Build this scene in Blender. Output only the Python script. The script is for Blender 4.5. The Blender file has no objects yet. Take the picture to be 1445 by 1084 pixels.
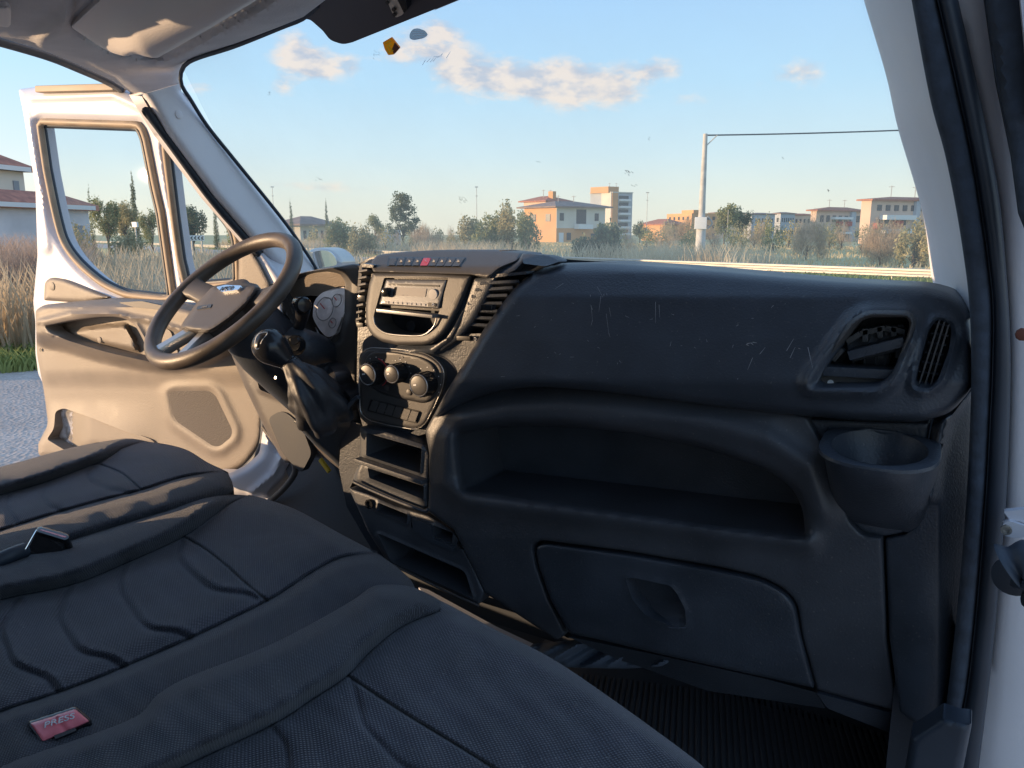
import bpy, math, random
import numpy as np
from mathutils import Vector, Matrix
from mathutils.geometry import delaunay_2d_cdt
random.seed(7); rng = np.random.default_rng(7)
scene = bpy.context.scene
COL = scene.collection
R_ = math.radians

# ------------------------------------------------------------------ camera
FPX, W0, H0 = 1086.0, 1445.0, 1084.0
YAW, PIT = R_(31), R_(11)
CAM = np.array([0.0, 0.0, 1.8])
cam_d = bpy.data.cameras.new('camera'); cam = bpy.data.objects.new('camera', cam_d); COL.objects.link(cam)
cam.location = CAM; cam.rotation_euler = (R_(90) - PIT, 0, YAW)
cam_d.sensor_fit = 'HORIZONTAL'; cam_d.sensor_width = 36; cam_d.lens = 36 * FPX / W0
cam_d.clip_start = 0.02; cam_d.clip_end = 3000
scene.camera = cam

# ------------------------------------------------------------------ sky, sun, exposure
SUN_AZ, SUN_EL = R_(-128), R_(3.8)        # azimuth from +Y towards +X
sdir = Vector((math.sin(SUN_AZ) * math.cos(SUN_EL), math.cos(SUN_AZ) * math.cos(SUN_EL), math.sin(SUN_EL)))
world = bpy.data.worlds.new('World'); scene.world = world; world.use_nodes = True
wt = world.node_tree; wt.nodes.clear()


class N:
    """small node-building helper"""
    def __init__(s, t): s.t = t
    def new(s, kind, **kw):
        n = s.t.nodes.new(kind)
        for k, v in kw.items():
            if k[0] == 'i' and k[1:].isdigit(): s.put(n.inputs[int(k[1:])], v)
            else: setattr(n, k, v)
        return n
    def put(s, sock, v):
        if hasattr(v, 'is_output') or isinstance(v, bpy.types.NodeSocket): s.t.links.new(v, sock)
        else: sock.default_value = v
    def m(s, op, a, b=None, c=None, clamp=False):
        n = s.t.nodes.new('ShaderNodeMath'); n.operation = op; n.use_clamp = clamp
        s.put(n.inputs[0], a)
        if b is not None: s.put(n.inputs[1], b)
        if c is not None: s.put(n.inputs[2], c)
        return n.outputs[0]
    def mix(s, f, a, b, bt='MIX'):
        n = s.t.nodes.new('ShaderNodeMix'); n.data_type = 'RGBA'; n.blend_type = bt
        s.put(n.inputs[0], f); s.put(n.inputs[6], a); s.put(n.inputs[7], b)
        return n.outputs[2]
    def ramp(s, f, stops):
        n = s.t.nodes.new('ShaderNodeValToRGB'); cr = n.color_ramp
        while len(cr.elements) < len(stops): cr.elements.new(0.5)
        for e, (p, c) in zip(cr.elements, stops): e.position = p; e.color = (*c, 1) if len(c) == 3 else c
        s.put(n.inputs[0], f); return n.outputs[0]


def build_world():
    n = N(wt)
    geo = n.new('ShaderNodeTexCoord')
    nrm = n.new('ShaderNodeVectorMath', operation='NORMALIZE', i0=geo.outputs['Generated'])
    sx = n.new('ShaderNodeSeparateXYZ', i0=nrm.outputs[0])
    el = n.m('MULTIPLY', n.m('ARCSINE', sx.outputs[2]), 180 / math.pi)
    az = n.m('MULTIPLY', n.m('ARCTAN2', sx.outputs[0], sx.outputs[1]), 180 / math.pi)
    grad = n.ramp(n.m('DIVIDE', n.m('ADD', el, 5), 95, clamp=True),
                  [(0.0, (.60, .60, .52)), (.052, (.80, .76, .64)), (.075, (.72, .75, .70)), (.11, (.56, .70, .80)),
                   (.16, (.42, .64, .86)), (.22, (.34, .56, .86)), (.45, (.31, .49, .80)), (1.0, (.26, .44, .80))])
    sky = n.new('ShaderNodeTexSky', sky_type='NISHITA', sun_disc=False, sun_elevation=SUN_EL, sun_rotation=SUN_AZ)
    # clouds: ellipses in azimuth / elevation, broken up by noise
    cv = n.new('ShaderNodeCombineXYZ', i0=az, i1=n.m('MULTIPLY', el, 2.0))
    nz = n.new('ShaderNodeTexNoise', i0=cv.outputs[0]); nz.inputs['Scale'].default_value = .42
    nz.inputs['Detail'].default_value = 7; nz.inputs['Roughness'].default_value = .62
    clouds = [(-45.6, 12.0, 1.9, 1.0, 1.0), (-44.2, 10.9, 1.7, .7, 1.0), (-46.8, 9.9, 1.0, .6, .7), (-42.2, 11.4, .9, .6, .6),
              (-52.0, 9.5, 1.6, .4, .5), (-36.3, 13.0, 2.2, 1.1, 1.0), (-39.0, 12.0, 2.0, .7, .6), (-34.5, 10.9, 2.3, 1.0, 1.1),
              (-31.0, 10.6, 2.6, 1.0, 1.0), (-27.5, 10.3, 3.0, 1.2, 1.15), (-24.2, 9.9, 2.6, 1.0, 1.0),
              (-20.9, 11.1, 1.9, .6, .9), (-11.3, 10.6, 1.2, .8, .75), (-13.3, 10.2, 1.6, .5, .5), (-45.0, 3.3, 5.0, .35, .55), (-18.5, 9.0, 1.3, .5, .5),
              (22, 14, 6, 2, .9), (-80, 14, 7, 2, .9), (150, 16, 9, 2.5, .9), (80, 11, 8, 2, .8), (-150, 12, 9, 1.2, .8)]
    tot = None
    for a, e, ra, re, s in clouds:
        dx = n.m('DIVIDE', n.m('SUBTRACT', az, a), ra); dy = n.m('DIVIDE', n.m('SUBTRACT', el, e), re * 1.25)
        q = n.m('ADD', n.m('MULTIPLY', dx, dx), n.m('MULTIPLY', dy, dy))
        g = n.m('MULTIPLY', n.m('POWER', 2.718, n.m('MULTIPLY', q, -1.0)), s)
        tot = g if tot is None else n.m('ADD', tot, g)
    dens = n.m('ADD', tot, n.m('MULTIPLY', n.m('SUBTRACT', nz.outputs[0], .5), 1.9))
    dens = n.m('MULTIPLY', n.m('MULTIPLY', n.m('SUBTRACT', dens, .28), 1.5, clamp=True),
               n.m('MULTIPLY', tot, 2.2, clamp=True), clamp=True)
    # lit cream tops, mauve grey undersides
    shade = n.new('ShaderNodeTexNoise', i0=n.new('ShaderNodeCombineXYZ', i0=az, i1=n.m('ADD', n.m('MULTIPLY', el, 2.0), .8)).outputs[0])
    shade.inputs['Scale'].default_value = .5; shade.inputs['Detail'].default_value = 4
    ccol = n.mix(n.m('MULTIPLY', n.m('ADD', n.m('SUBTRACT', nz.outputs[0], shade.outputs[0]), .16), 4.0, clamp=True), (.38, .36, .41, 1), (.72, .55, .44, 1))
    # mostly our measured dusk gradient, a part of the physical sky
    base = n.mix(.28, grad, n.mix(1.0, sky.outputs[0], (.10, .10, .10, 1), 'MULTIPLY'))
    skyc = n.mix(n.m('MULTIPLY', dens, .72), base, ccol)
    bg = n.new('ShaderNodeBackground'); n.put(bg.inputs[0], skyc); bg.inputs[1].default_value = 1.0
    out = n.new('ShaderNodeOutputWorld'); wt.links.new(bg.outputs[0], out.inputs[0])


build_world()
sun_d = bpy.data.lights.new('sun', 'SUN'); sun_d.energy = 4.2; sun_d.angle = R_(.6); sun_d.color = (1, .68, .40)
sun = bpy.data.objects.new('sun', sun_d); COL.objects.link(sun)
sun.rotation_euler = sdir.to_track_quat('Z', 'Y').to_euler()
scene.view_settings.view_transform = 'Standard'; scene.view_settings.look = 'None'
scene.view_settings.exposure = 0.75; scene.view_settings.gamma = 1
scene.view_settings.use_curve_mapping = False
scene.cycles.max_bounces = 8; scene.cycles.transparent_max_bounces = 16
scene.cycles.use_denoising = True

# ------------------------------------------------------------------ geometry helpers
cF = np.array([-math.sin(YAW) * math.cos(PIT), math.cos(YAW) * math.cos(PIT), -math.sin(PIT)])
cR = np.array([math.cos(YAW), math.sin(YAW), 0.0]); cU = np.cross(cR, cF)


def ray(u, v):
    u = np.asarray(u, float); v = np.asarray(v, float)
    return cF + ((u - W0 / 2) / FPX)[..., None] * cR + ((H0 / 2 - v) / FPX)[..., None] * cU


class Plane:
    """a reference plane of the place; at(u, v, h) gives the point h metres proud of it measured at a sighting"""
    def __init__(s, p, n): s.p = np.array(p, float); n = np.array(n, float); s.n = n / np.linalg.norm(n)
    def at(s, u, v, h=0.0):
        d = ray(u, v); t = ((s.p - CAM) @ s.n + h) / (d @ s.n)
        return CAM + d * np.asarray(t)[..., None]


DASH = Plane((0, 1.08, 0), (0, -1, 0))
SEAT = Plane((0, 0, 1.28), (0, 0, 1))
DOOR = Plane((-1.75, 1.47, 0), (.03, -1, 0))
GLASS = Plane((0, 1.66, 1.70), (0, -1, -.9))


def YP(y): return Plane((0, y, 0), (0, -1, 0))
def XP(x): return Plane((x, 0, 0), (1, 0, 0))


def px(u, v, y): return YP(y).at(u, v)


def catmull(p, closed=False, k=6):
    p = np.array(p, float); n = len(p); out = []
    idx = range(n) if closed else range(n - 1)
    for i in idx:
        a = p[(i - 1) % n] if closed or i > 0 else 2 * p[0] - p[1]
        b = p[i]; c = p[(i + 1) % n]
        d = p[(i + 2) % n] if closed or i + 2 < n else 2 * p[-1] - p[-2]
        for j in range(k):
            t = j / k
            out.append(.5 * ((2 * b) + (-a + c) * t + (2 * a - 5 * b + 4 * c - d) * t * t + (-a + 3 * b - 3 * c + d) * t ** 3))
    if not closed: out.append(p[-1])
    return np.array(out)


def rp(pts, r=6, k=5):
    """closed polygon with rounded corners; a point may carry its own radius"""
    P = [np.array(q[:2], float) for q in pts]; rr = [q[2] if len(q) > 2 else r for q in pts]; out = []; n = len(P)
    for i in range(n):
        a, b, c = P[i - 1], P[i], P[(i + 1) % n]
        la, lc = np.linalg.norm(a - b), np.linalg.norm(c - b)
        q = min(rr[i], la * .49, lc * .49)
        if q < .3: out.append(b); continue
        s, e = b + (a - b) / la * q, b + (c - b) / lc * q
        for j in range(k + 1):
            t = j / k; out.append((1 - t) ** 2 * s + 2 * t * (1 - t) * b + t * t * e)
    return np.array(out)


def resample(p, step, closed=True):
    p = np.array(p, float)
    q = np.vstack([p, p[:1]]) if closed else p
    seg = np.linalg.norm(np.diff(q, axis=0), axis=1); L = np.concatenate([[0], np.cumsum(seg)])
    n = max(4, int(round(L[-1] / step))); t = np.linspace(0, L[-1], n + 1)
    r = np.stack([np.interp(t, L, q[:, 0]), np.interp(t, L, q[:, 1])], 1)
    return r[:-1] if closed else r


def subdiv(p, step, closed=True):
    p = np.array(p, float); q = np.vstack([p, p[:1]]) if closed else p; out = []
    for a, b in zip(q[:-1], q[1:]):
        L = np.linalg.norm(b - a)
        if L < .15: continue
        if out and np.linalg.norm(out[-1] - a) < min(.35 * step, .8) and L < step: continue
        for j in range(max(1, int(math.ceil(L / step)))): out.append(a + (b - a) * j / max(1, int(math.ceil(L / step))))
    if not closed: out.append(q[-1])
    return np.array(out)


def inside(U, V, poly):
    res = np.zeros(U.shape, bool); n = len(poly)
    for i in range(n):
        x1, y1 = poly[i]; x2, y2 = poly[(i + 1) % n]
        if y1 == y2: continue
        c = ((y1 > V) != (y2 > V)) & (U < (x2 - x1) * (V - y1) / (y2 - y1) + x1)
        res ^= c
    return res


def pdist(U, V, pts, closed=False):
    pts = np.asarray(pts, float); best = np.full(U.shape, 1e9); n = len(pts)
    for i in range(n if closed else n - 1):
        a, b = pts[i], pts[(i + 1) % n]; ab = b - a; L = ab @ ab
        if L < 1e-9: continue
        t = np.clip(((U - a[0]) * ab[0] + (V - a[1]) * ab[1]) / L, 0, 1)
        d = (U - a[0] - t * ab[0]) ** 2 + (V - a[1] - t * ab[1]) ** 2
        best = np.minimum(best, d)
    return np.sqrt(best)


def sd(U, V, poly):
    d = pdist(U, V, poly, True); return np.where(inside(U, V, poly), -d, d)


def offset(poly, d):
    p = np.array(poly, float); a = np.roll(p, 1, 0); b = np.roll(p, -1, 0); t = b - a
    n = np.stack([t[:, 1], -t[:, 0]], 1); n /= np.linalg.norm(n, axis=1)[:, None] + 1e-9
    area = np.sum(p[:, 0] * b[:, 1] - b[:, 0] * p[:, 1])
    return p + n * (d if area > 0 else -d)


def sst(x): x = np.clip(x, 0, 1); return x * x * (3 - 2 * x)
def pit(d, w, a): return -a * sst(-d / w)                    # pocket of depth a starting at the edge d=0
def edge(d, w, a): q = np.clip(1 + d / w, 0, 1); return -a * (1 - np.sqrt(np.clip(1 - q * q, 0, 1)))   # rounded rim inside d<0
def groove(dist, w, a): return -a * np.exp(-(dist / w) ** 2)


def mesh_obj(name, verts, faces, mat, parent=None, smooth=True, sharp=None):
    me = bpy.data.meshes.new(name); me.from_pydata([tuple(map(float, v)) for v in verts], [], [tuple(map(int, f)) for f in faces])
    me.update()
    if mat is not None:
        for mm in (mat if isinstance(mat, (list, tuple)) else [mat]): me.materials.append(mm)
    if smooth: me.polygons.foreach_set('use_smooth', [True] * len(me.polygons))
    if smooth and sharp:
        me.set_sharp_from_angle(angle=R_(sharp))
    o = bpy.data.objects.new(name, me); COL.objects.link(o)
    if parent is not None:
        o.parent = parent
        top = parent
        off = Vector((0, 0, 0))
        if parent.type == 'EMPTY': off = -parent.location
        o.location = off
        o['ws'] = 1; del o['ws']
    return o


def relief(name, outline, plane=DASH, h=0.0, holes=(), feats=(), lines=(), step=7, back=.03, mat=None, parent=None,
           insets=(1.2, 3.5), sharp=50, skirt=True):
    """a moulded part: its outline as sighted, raised by h(U, V) metres over the plane, with walls going back"""
    hf = h if callable(h) else (lambda U, V: np.full(U.shape, float(h)))
    step = step * .72
    outl = subdiv(outline, max(1.0, step * .7)); loops = [outl]
    for d in insets: loops.append(offset(outl, -d))
    hl = []
    for q in holes:
        q = subdiv(q, max(1.0, step * .6)); hl.append(q)
        for d in insets[:1]: loops.append(offset(q, d))
    for q in feats: loops.append(subdiv(q, max(1.2, step * .7)))
    pts = []; edges = []
    def addloop(q):
        s = len(pts); pts.extend(map(tuple, q)); edges.extend([(s + i, s + (i + 1) % len(q)) for i in range(len(q))])
    addloop(outl)
    for q in hl: addloop(q)
    for q in loops[1:]: addloop(q)
    for L_, w in lines:                                   # open crease lines get their own rows of vertices
        c_ = subdiv(L_, max(1.5, step * .6), False); t_ = np.gradient(c_, axis=0); t_ /= np.linalg.norm(t_, axis=1)[:, None] + 1e-9
        nn = np.stack([-t_[:, 1], t_[:, 0]], 1)
        for k_ in (-2.2, -1.2, -.55, 0, .55, 1.2, 2.2):
            q_ = c_ + nn * k_ * w; ok_ = inside(q_[:, 0], q_[:, 1], outl); s_ = len(pts); pts.extend(map(tuple, q_[ok_])); idx = np.cumsum(ok_) - 1
            edges.extend([(s_ + idx[i], s_ + idx[i + 1]) for i in range(len(q_) - 1) if ok_[i] and ok_[i + 1]])
    mn, mx = outl.min(0), outl.max(0)
    gu, gv = np.meshgrid(np.arange(mn[0], mx[0], step), np.arange(mn[1], mx[1], step * .87))
    gu = gu + (np.arange(gu.shape[0]) % 2)[:, None] * step * .5
    U, V = gu.ravel(), gv.ravel(); ok = inside(U, V, outl)
    U, V = U[ok], V[ok]
    allp = np.array(pts)
    keep = np.ones(len(U), bool)
    for i in range(0, len(U), 2000):
        dd = ((U[i:i + 2000, None] - allp[None, :, 0]) ** 2 + (V[i:i + 2000, None] - allp[None, :, 1]) ** 2).min(1)
        keep[i:i + 2000] = dd > (step * .35) ** 2
    pts.extend(zip(U[keep], V[keep]))
    vv, ee, ff, _, _, _ = delaunay_2d_cdt([Vector(p) for p in pts], edges, [], 0, 1e-4)
    P = np.array([(v.x, v.y) for v in vv]); T = np.array([f[:3] for f in ff])
    c = P[T].mean(1); ok = inside(c[:, 0], c[:, 1], outl)
    for q in hl: ok &= ~inside(c[:, 0], c[:, 1], q)
    T = T[ok]
    used = np.unique(T); remap = -np.ones(len(P), int); remap[used] = np.arange(len(used)); P = P[used]; T = remap[T]
    H = hf(P[:, 0], P[:, 1]); X = plane.at(P[:, 0], P[:, 1], H)
    # orient towards the plane normal
    n = np.cross(X[T[:, 1]] - X[T[:, 0]], X[T[:, 2]] - X[T[:, 0]]) @ plane.n
    if n.sum() < 0: T = T[:, ::-1]
    faces = [tuple(t) for t in T]; verts = list(X)
    if skirt and back:
        cnt = {}
        for t in faces:
            for a, b in ((t[0], t[1]), (t[1], t[2]), (t[2], t[0])): cnt[(a, b)] = 1
        bd = [(a, b) for (a, b) in cnt if (b, a) not in cnt]
        m = {}
        for a, b in bd:
            for q in (a, b):
                if q not in m: m[q] = len(verts); verts.append(X[q] - plane.n * back)
        for a, b in bd: faces.append((b, a, m[a], m[b]))
    return mesh_obj(name, verts, faces, mat, parent, True, sharp)


def tube(name, path, rad, mat, parent=None, seg=16, smooth_path=0, closed=False, sharp=60, squash=None):
    P = np.array(path, float); n = len(P)
    rad = np.full(n, rad, float) if np.isscalar(rad) else np.array(rad, float)
    if smooth_path:
        Q = catmull(np.hstack([P, rad[:, None]]), closed, smooth_path); P, rad = Q[:, :3], Q[:, 3]; n = len(P)
    verts = []; faces = []
    T = np.gradient(P, axis=0) if not closed else np.roll(P, -1, 0) - np.roll(P, 1, 0)
    T /= np.linalg.norm(T, axis=1)[:, None] + 1e-12
    ref = np.array([0, 0, 1.0]) if abs(T[0, 2]) < .9 else np.array([1.0, 0, 0])
    a = np.cross(T[0], ref); a /= np.linalg.norm(a)
    for i in range(n):
        a = a - T[i] * (a @ T[i]); a /= np.linalg.norm(a); b = np.cross(T[i], a)
        for j in range(seg):
            th = 2 * math.pi * j / seg
            verts.append(P[i] + rad[i] * (math.cos(th) * a + math.sin(th) * b * (squash or 1)))
    m = n if closed else n - 1
    for i in range(m):
        for j in range(seg):
            k = (i + 1) % n
            faces.append((i * seg + j, i * seg + (j + 1) % seg, k * seg + (j + 1) % seg, k * seg + j))
    if not closed:
        faces.append(tuple(range(seg))[::-1]); faces.append(tuple((n - 1) * seg + j for j in range(seg)))
    return mesh_obj(name, verts, faces, mat, parent, True, sharp)


def lathe(name, origin, axis, prof, mat, parent=None, seg=28, sharp=40, cap=True):
    """prof: list of (distance along the axis, radius)"""
    ax = np.array(axis, float); ax /= np.linalg.norm(ax); o = np.array(origin, float)
    ref = np.array([0, 0, 1.0]) if abs(ax[2]) < .9 else np.array([1.0, 0, 0])
    a = np.cross(ax, ref); a /= np.linalg.norm(a); b = np.cross(ax, a)
    verts = []; faces = []
    for d, r in prof:
        for j in range(seg):
            th = 2 * math.pi * j / seg; verts.append(o + ax * d + max(r, 1e-5) * (math.cos(th) * a + math.sin(th) * b))
    for i in range(len(prof) - 1):
        for j in range(seg):
            faces.append((i * seg + j, i * seg + (j + 1) % seg, (i + 1) * seg + (j + 1) % seg, (i + 1) * seg + j))
    if cap: faces.append(tuple(range(seg))[::-1])
    faces.append(tuple((len(prof) - 1) * seg + j for j in range(seg)))
    return mesh_obj(name, verts, faces, mat, parent, True, sharp)


def box(name, c, s, mat, parent=None, rot=None, bevel=.0, smooth=True):
    """box centred at c with half sizes s; rot: 3x3 columns = its axes"""
    c = np.array(c, float); s = np.array(s, float)
    Rm = np.eye(3) if rot is None else np.array(rot, float)
    if bevel <= 0:
        vs = [(x, y, z) for x in (-1, 1) for y in (-1, 1) for z in (-1, 1)]
        verts = [c + Rm @ (np.array(v) * s) for v in vs]
        faces = [(0, 1, 3, 2), (4, 6, 7, 5), (0, 4, 5, 1), (2, 3, 7, 6), (0, 2, 6, 4), (1, 5, 7, 3)]
        return mesh_obj(name, verts, faces, mat, parent, False)
    import bmesh
    bm = bmesh.new(); bmesh.ops.create_cube(bm, size=2.0)
    for v in bm.verts: v.co = Vector((v.co.x * s[0], v.co.y * s[1], v.co.z * s[2]))
    bmesh.ops.bevel(bm, geom=bm.edges[:], offset=bevel, segments=3, profile=.6, affect='EDGES')
    verts = [c + Rm @ np.array(v.co) for v in bm.verts]; bm.verts.index_update()
    faces = [[v.index for v in f.verts] for f in bm.faces]; bm.free()
    return mesh_obj(name, verts, faces, mat, parent, smooth, 35)


def loft(name, lines, mat, parent=None, closed=False, thick=None, sharp=50):
    """skin through polylines with equal point counts; thick = vector for the back side"""
    n = len(lines[0]); verts = [p for l in lines for p in l]; faces = []
    for i in range(len(lines) - 1):
        for j in range(n if closed else n - 1):
            k = (j + 1) % n
            faces.append((i * n + j, i * n + k, (i + 1) * n + k, (i + 1) * n + j))
    if thick is not None:
        th = np.array(thick, float); m = len(verts); verts += [np.array(p) + th for p in verts]
        faces += [tuple(q + m for q in f)[::-1] for f in faces]
        L = len(lines)
        for i in range(L - 1):
            for j in (0, n - 1):
                a, b = i * n + j, (i + 1) * n + j; faces.append((a, b, b + m, a + m))
        for j in range(n - 1):
            for i in (0, L - 1):
                a, b = i * n + j, i * n + j + 1; faces.append((a, b, b + m, a + m))
    o = mesh_obj(name, verts, faces, mat, parent, True, sharp)
    import bmesh
    bm = bmesh.new(); bm.from_mesh(o.data); bmesh.ops.recalc_face_normals(bm, faces=bm.faces[:]); bm.to_mesh(o.data); bm.free()
    return o


def polyline3(pts, planefn, n=40, smooth=True):
    """pixel polyline -> n 3-D points; planefn(u, v, i/n) -> plane or point"""
    p = catmull(pts, False, 8) if smooth else np.array(pts, float)
    seg = np.linalg.norm(np.diff(p, axis=0), axis=1); L = np.concatenate([[0], np.cumsum(seg)])
    t = np.linspace(0, L[-1], n); q = np.stack([np.interp(t, L, p[:, 0]), np.interp(t, L, p[:, 1])], 1)
    return [planefn(a, b) for a, b in q]


def thing(name, label, cat, loc=(0, 0, 0), group=None, kind=None):
    o = bpy.data.objects.new(name, None); COL.objects.link(o); o.location = loc; o.empty_display_size = .1
    o['label'] = label; o['category'] = cat
    if group: o['group'] = group
    if kind: o['kind'] = kind
    return o


def tag(o, label=None, cat=None, group=None, kind=None):
    if label: o['label'] = label
    if cat: o['category'] = cat
    if group: o['group'] = group
    if kind: o['kind'] = kind
    return o


def text(name, s, pos, right, up, size, mat, parent, depth=.0004):
    cu = bpy.data.curves.new(name, 'FONT'); cu.body = s; cu.size = size; cu.align_x = 'CENTER'; cu.align_y = 'CENTER'; cu.extrude = depth
    t = bpy.data.objects.new(name, cu); COL.objects.link(t)
    dg = bpy.context.evaluated_depsgraph_get(); me = bpy.data.meshes.new_from_object(t.evaluated_get(dg))
    bpy.data.objects.remove(t)
    r = np.array(right, float); r /= np.linalg.norm(r); u = np.array(up, float); u -= r * (u @ r); u /= np.linalg.norm(u); w = np.cross(r, u)
    vs = [np.array(pos) + r * v.co.x + u * v.co.y + w * v.co.z for v in me.vertices]
    fs = [list(p.vertices) for p in me.polygons]; bpy.data.meshes.remove(me)
    return mesh_obj(name, vs, fs, mat, parent, False)


# ------------------------------------------------------------------ materials
def mat(name, col, rough=.5, metal=0, bump=0, bscale=200, var=0, vscale=8, spec=.5, col2=None, detail=4, kind='noise', sheen=0, dust=0):
    m = bpy.data.materials.new(name); m.use_nodes = True; t = m.node_tree; n = N(t)
    b = t.nodes['Principled BSDF']; b.inputs['Roughness'].default_value = rough; b.inputs['Metallic'].default_value = metal
    b.inputs['Specular IOR Level'].default_value = spec; b.inputs['Base Color'].default_value = (*col, 1)
    tc = n.new('ShaderNodeTexCoord').outputs['Object']
    if sheen: b.inputs['Sheen Weight'].default_value = sheen; b.inputs['Sheen Roughness'].default_value = .4
    c = None
    if var or col2:
        nz = n.new('ShaderNodeTexNoise', i0=tc); nz.inputs['Scale'].default_value = vscale; nz.inputs['Detail'].default_value = detail
        c2 = col2 or tuple(min(1, x * (1 + var)) for x in col); c1 = col if col2 else tuple(x * (1 - var) for x in col)
        f = n.m('MULTIPLY', n.m('SUBTRACT', nz.outputs[0], .32), 2.8, clamp=True)
        c = n.mix(f, (*c1, 1), (*c2, 1))
        n.put(b.inputs['Roughness'], n.m('ADD', rough - .13, n.m('MULTIPLY', nz.outputs[0], .26)))
    if dust:
        nd = n.new('ShaderNodeTexNoise', i0=tc); nd.inputs['Scale'].default_value = 260; nd.inputs['Detail'].default_value = 2
        f = n.m('MULTIPLY', n.m('SUBTRACT', nd.outputs[0], .66), 6.0, clamp=True)
        nd2 = n.new('ShaderNodeTexNoise', i0=tc); nd2.inputs['Scale'].default_value = 5
        f = n.m('MULTIPLY', f, n.m('MULTIPLY', nd2.outputs[0], dust))
        c = n.mix(f, c if c is not None else (*col, 1), (.30, .28, .25, 1))
    if c is not None: n.put(b.inputs['Base Color'], c)
    if bump:
        if kind == 'noise':
            bz = n.new('ShaderNodeTexNoise', i0=tc); bz.inputs['Scale'].default_value = bscale; bz.inputs['Detail'].default_value = 3; hh = bz.outputs[0]
        elif kind == 'voronoi':
            bz = n.new('ShaderNodeTexVoronoi', i0=tc); bz.inputs['Scale'].default_value = bscale; hh = bz.outputs[0]
        else:   # weave
            mp = n.new('ShaderNodeMapping', i0=tc); mp.inputs['Rotation'].default_value = (0, 0, .7)
            w1 = n.new('ShaderNodeTexWave', i0=mp.outputs[0], bands_direction='X'); w1.inputs['Scale'].default_value = bscale; w1.inputs['Distortion'].default_value = .6; w1.inputs['Detail Scale'].default_value = 3
            w2 = n.new('ShaderNodeTexWave', i0=mp.outputs[0], bands_direction='Y'); w2.inputs['Scale'].default_value = bscale; w2.inputs['Distortion'].default_value = .6
            hh = n.m('MULTIPLY', w1.outputs[1], w2.outputs[1])
            base = c if c is not None else (*col, 1)
            n.put(b.inputs['Base Color'], n.mix(n.m('MULTIPLY', hh, .55), base, n.mix(1.0, base, (2.1, 2.1, 2.2, 1), 'MULTIPLY')))
        bp = n.new('ShaderNodeBump'); bp.inputs['Strength'].default_value = bump; bp.inputs['Distance'].default_value = .001
        n.put(bp.inputs['Height'], hh); n.put(b.inputs['Normal'], bp.outputs[0])
    return m


def glassy(name, tint=(.93, .97, .96), dirt_haze=.03, dcol=(.8, .8, .75), refl=.6):
    m = bpy.data.materials.new(name); m.use_nodes = True; t = m.node_tree; t.nodes.clear(); n = N(t)
    tr = n.new('ShaderNodeBsdfTransparent', i0=(*tint, 1)); gl = n.new('ShaderNodeBsdfGlossy'); gl.inputs['Roughness'].default_value = .02
    df = n.new('ShaderNodeBsdfTranslucent', i0=(*dcol, 1))
    lw = n.new('ShaderNodeFresnel'); lw.inputs[0].default_value = 1.25
    m1 = n.new('ShaderNodeMixShader'); n.put(m1.inputs[0], n.m('MULTIPLY', lw.outputs[0], refl)); t.links.new(tr.outputs[0], m1.inputs[1]); t.links.new(gl.outputs[0], m1.inputs[2])
    m2 = n.new('ShaderNodeMixShader'); t.links.new(m1.outputs[0], m2.inputs[1]); t.links.new(df.outputs[0], m2.inputs[2])
    tc = n.new('ShaderNodeTexCoord').outputs['Object']
    a = n.new('ShaderNodeTexNoise', i0=tc); a.inputs['Scale'].default_value = 3; a.inputs['Detail'].default_value = 8
    n.put(m2.inputs[0], n.m('MULTIPLY', a.outputs[0], dirt_haze * 2))  # uneven dust film, also serving as haze over the outside view
    o = n.new('ShaderNodeOutputMaterial'); t.links.new(m2.outputs[0], o.inputs[0]); return m


def leafmat0(name, c):        # thin translucent plastic
    m = bpy.data.materials.new(name); m.use_nodes = True; t = m.node_tree; b = t.nodes['Principled BSDF']; b.inputs['Base Color'].default_value = (*c, 1); b.inputs['Roughness'].default_value = .35
    tl = t.nodes.new('ShaderNodeBsdfTranslucent'); tl.inputs[0].default_value = (*c, 1); mx = t.nodes.new('ShaderNodeMixShader'); mx.inputs[0].default_value = .6
    t.links.new(b.outputs[0], mx.inputs[1]); t.links.new(tl.outputs[0], mx.inputs[2]); t.links.new(mx.outputs[0], t.nodes['Material Output'].inputs[0]); return m


M = {}
M['dash'] = mat('dash_plastic', (.042, .050, .064), .40, bump=.6, bscale=330, var=.22, vscale=9, dust=.7)  # grey plastic with the blue cast of sky light tinted into its colour
M['dashsoft'] = mat('dash_grained_plastic', (.052, .058, .070), .46, bump=.5, bscale=330, var=.2, vscale=9, dust=.8)  # same blue light cast mixed into the grained plastic
M['stack'] = mat('stack_grained_plastic', (.072, .070, .070), .46, bump=.35, bscale=800, var=.12, vscale=9, dust=.5)
M['black'] = mat('black_plastic', (.012, .012, .014), .35, bump=.1, bscale=300)
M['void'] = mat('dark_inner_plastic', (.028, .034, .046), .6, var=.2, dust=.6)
M['gloss'] = mat('glossy_black_plastic', (.015, .016, .018), .18)
M['wheel'] = mat('wheel_leather', (.10, .08, .065), .42, bump=.35, bscale=500, var=.25, vscale=20)
M['hub'] = mat('hub_plastic', (.10, .09, .085), .5, bump=.4, bscale=450, var=.08)
M['chrome'] = mat('chrome', (.75, .76, .78), .18, metal=1)
M['silver'] = mat('silver_plastic', (.42, .42, .42), .3, metal=.7)
M['leather'] = mat('boot_leather', (.030, .032, .038), .5, bump=.8, bscale=90, var=.2)
M['knob'] = mat('gear_knob_plastic', (.018, .019, .022), .22)
M['fabric'] = mat('seat_fabric', (.033, .034, .043), .85, bump=1.0, bscale=120, kind='weave', var=.22, vscale=14, sheen=.2, dust=1.0)
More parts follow.
